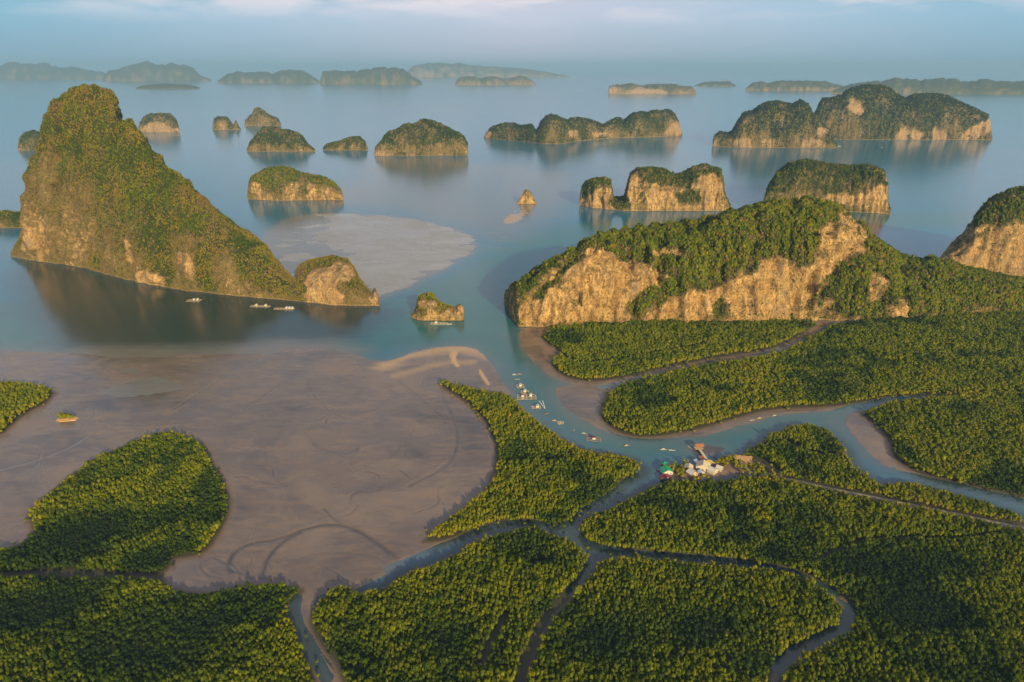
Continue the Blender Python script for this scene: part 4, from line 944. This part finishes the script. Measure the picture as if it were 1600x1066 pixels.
# wake of the speeding boat
FOAM = simple('foam', (0.75, 0.78, 0.78), 0.7, .15, 1.0)
wl = ground_line([(852,639),(848,632),(845,626)], 2)
V = []; nW = len(wl)
t = np.gradient(wl, axis=0); t /= np.linalg.norm(t, axis=1, keepdims=True); nn = np.c_[-t[:, 1], t[:, 0]]
for sgn in (-1, 1):
    for e in (0.0, .55):
        V.append(np.c_[wl + nn * (sgn * (np.linspace(.2, 2.2, nW) - e))[:, None], np.full(nW, 0.03)])
V = np.stack(V, 1).reshape(-1, 3); Q = [q for i in range(nW - 1) for q in ((i * 4, i * 4 + 1, i * 4 + 5, i * 4 + 4), (i * 4 + 2, i * 4 + 3, i * 4 + 7, i * 4 + 6))]
o = link('wake_foam', raw_mesh('wake_foam', V, Q), FOAM); tag(o, 'thin white foam trailing behind the speeding boat', 'wake', kind='stuff')

# floating fish rafts
def raft(px, py, rz, lx, ly, huts, label, deck=TANW):
    r = empty('floating_raft', at(px, py, 0), rz); tag(r, label, 'raft', 'floating fish rafts')
    bm = bmesh.new(); nx = max(2, int(lx / 4)); ny = max(2, int(ly / 4))
    for i in range(nx + 1): box(bm, -lx / 2 + lx * i / nx, 0, .12, .7, ly, .2)
    for i in range(ny + 1): box(bm, 0, -ly / 2 + ly * i / ny, .33, lx, .7, .16)
    bmobj('walkway', bm, deck, r)
    bm = bmesh.new()
    for i in range(nx + 1):
        for s in (-1, 1):
            mtx = bmesh.ops.create_cone(bm, cap_ends=True, segments=8, radius1=.35, radius2=.35, depth=.9)
            for v in mtx['verts']: v.co = Vector((v.co.z + -lx / 2 + lx * i / nx, v.co.x + s * ly / 2, v.co.y))
    bmobj('float', bm, BLUEP, r)
    for hx, hy, mt in huts:
        bm = bmesh.new(); box(bm, hx, hy, .5, 2.6, 2.4, 1.9); h_ = bmobj('hut', bm, WHITE, r)
        bm = bmesh.new(); gable(bm, 2.6, 2.4, 2.4, .7, .3, x=hx, y=hy); bmobj('roof', bm, mt, h_)
raft(303, 470, 0.05, 18, 8, [(0, 1, WHITE), (5, 1, BLUEW)], 'raft with grey huts under the middle of the tallest island')
raft(407, 479, -0.08, 26, 6, [(-6, 1, WHITE), (7, 1, WHITE)], 'long raft with two white huts left of a similar raft')
raft(444, 483, -0.05, 26, 6, [(3, 1, WHITE), (7, 1, BLUEW), (11, 1, WHITE)], 'long raft with three huts nearest the small rounded knob')
raft(686, 506, -0.05, 20, 7, [(-4, 1, CREAM)], 'raft with one cream hut in front of the two part rock islet', CREAM)
raft(702, 507, 0.1, 6, 3, [], 'little bare raft right of the cream hut raft', WHITE)
raft(813, 604, 0.1, 7, 7, [(0, 0, CREAM)], 'small square raft with a cream hut in the river line')
raft(820, 613, 0.0, 7, 6, [(0, 0, WHITE)], 'small raft with a white hut nearly touching the widest cluster')
raft(823, 621, 0.05, 18, 9, [(-4, 1, RUST), (4, 2, CREAM)], 'widest raft with rusty and cream roofed huts')
raft(838, 637, 0.0, 8, 4, [(1, 0, WHITE)], 'small raft with a white hut tucked against the mangrove tongue')
raft(776 + 100, 661, 0.0, 5, 4, [], 'little bare raft beside the open white boat in mid line')
raft(928, 687, -0.1, 12, 5, [(0, 0, MAROON)], 'dark raft with a maroon roofed hut at the river bend', WOOD)

# bushes and small trees round the village
vp = []
for x, y, k in ((1050,735,9),(1058,734,6),(1068,730,5),(1065,738,8),(1132,724,14),(1140,720,14),(1126,727,8),(1147,727,8),(1090,746,10),(1060,744,8),(1165,739,10),(1185,743,12),(1208,747,12),(1192,737,10),(1172,734,6)):
    g = proj_inv(x, y)[:2]; vp.append(g + rng.normal(size=(k, 2)) * 3.2)
vp = np.vstack(vp); k = len(vp)
w = scatter('village_shrubbery', np.c_[vp, np.full(k, .4)], np.c_[np.full(k, .55), np.full(k, .55), rng.uniform(.35, .6, k)], rng.uniform(0, 6, k), rng.uniform(.45, .75, k))
tag(w, 'yellowish bushes growing round the village houses', 'shrubbery', kind='stuff')

# ------------------------------------------------------------------ sea haze
def haze():
    bm = bmesh.new(); box(bm, 0, 0, -4.5, 100000, 100000, 480)
    m = bpy.data.materials.new('sea_haze'); m.use_nodes = True; nt = m.node_tree; nt.nodes.clear()
    out = N(nt, 'ShaderNodeOutputMaterial'); v = N(nt, 'ShaderNodeVolumePrincipled')
    v.inputs['Color'].default_value = (0.33, 0.62, 1.0, 1); v.inputs['Density'].default_value = 5.2e-5; v.inputs['Anisotropy'].default_value = 0.0
    nt.links.new(v.outputs[0], out.inputs['Volume'])
    o = bmobj('haze', bm, m); tag(o, 'thin blue sea haze hanging over the whole bay', 'haze', kind='stuff')
haze()
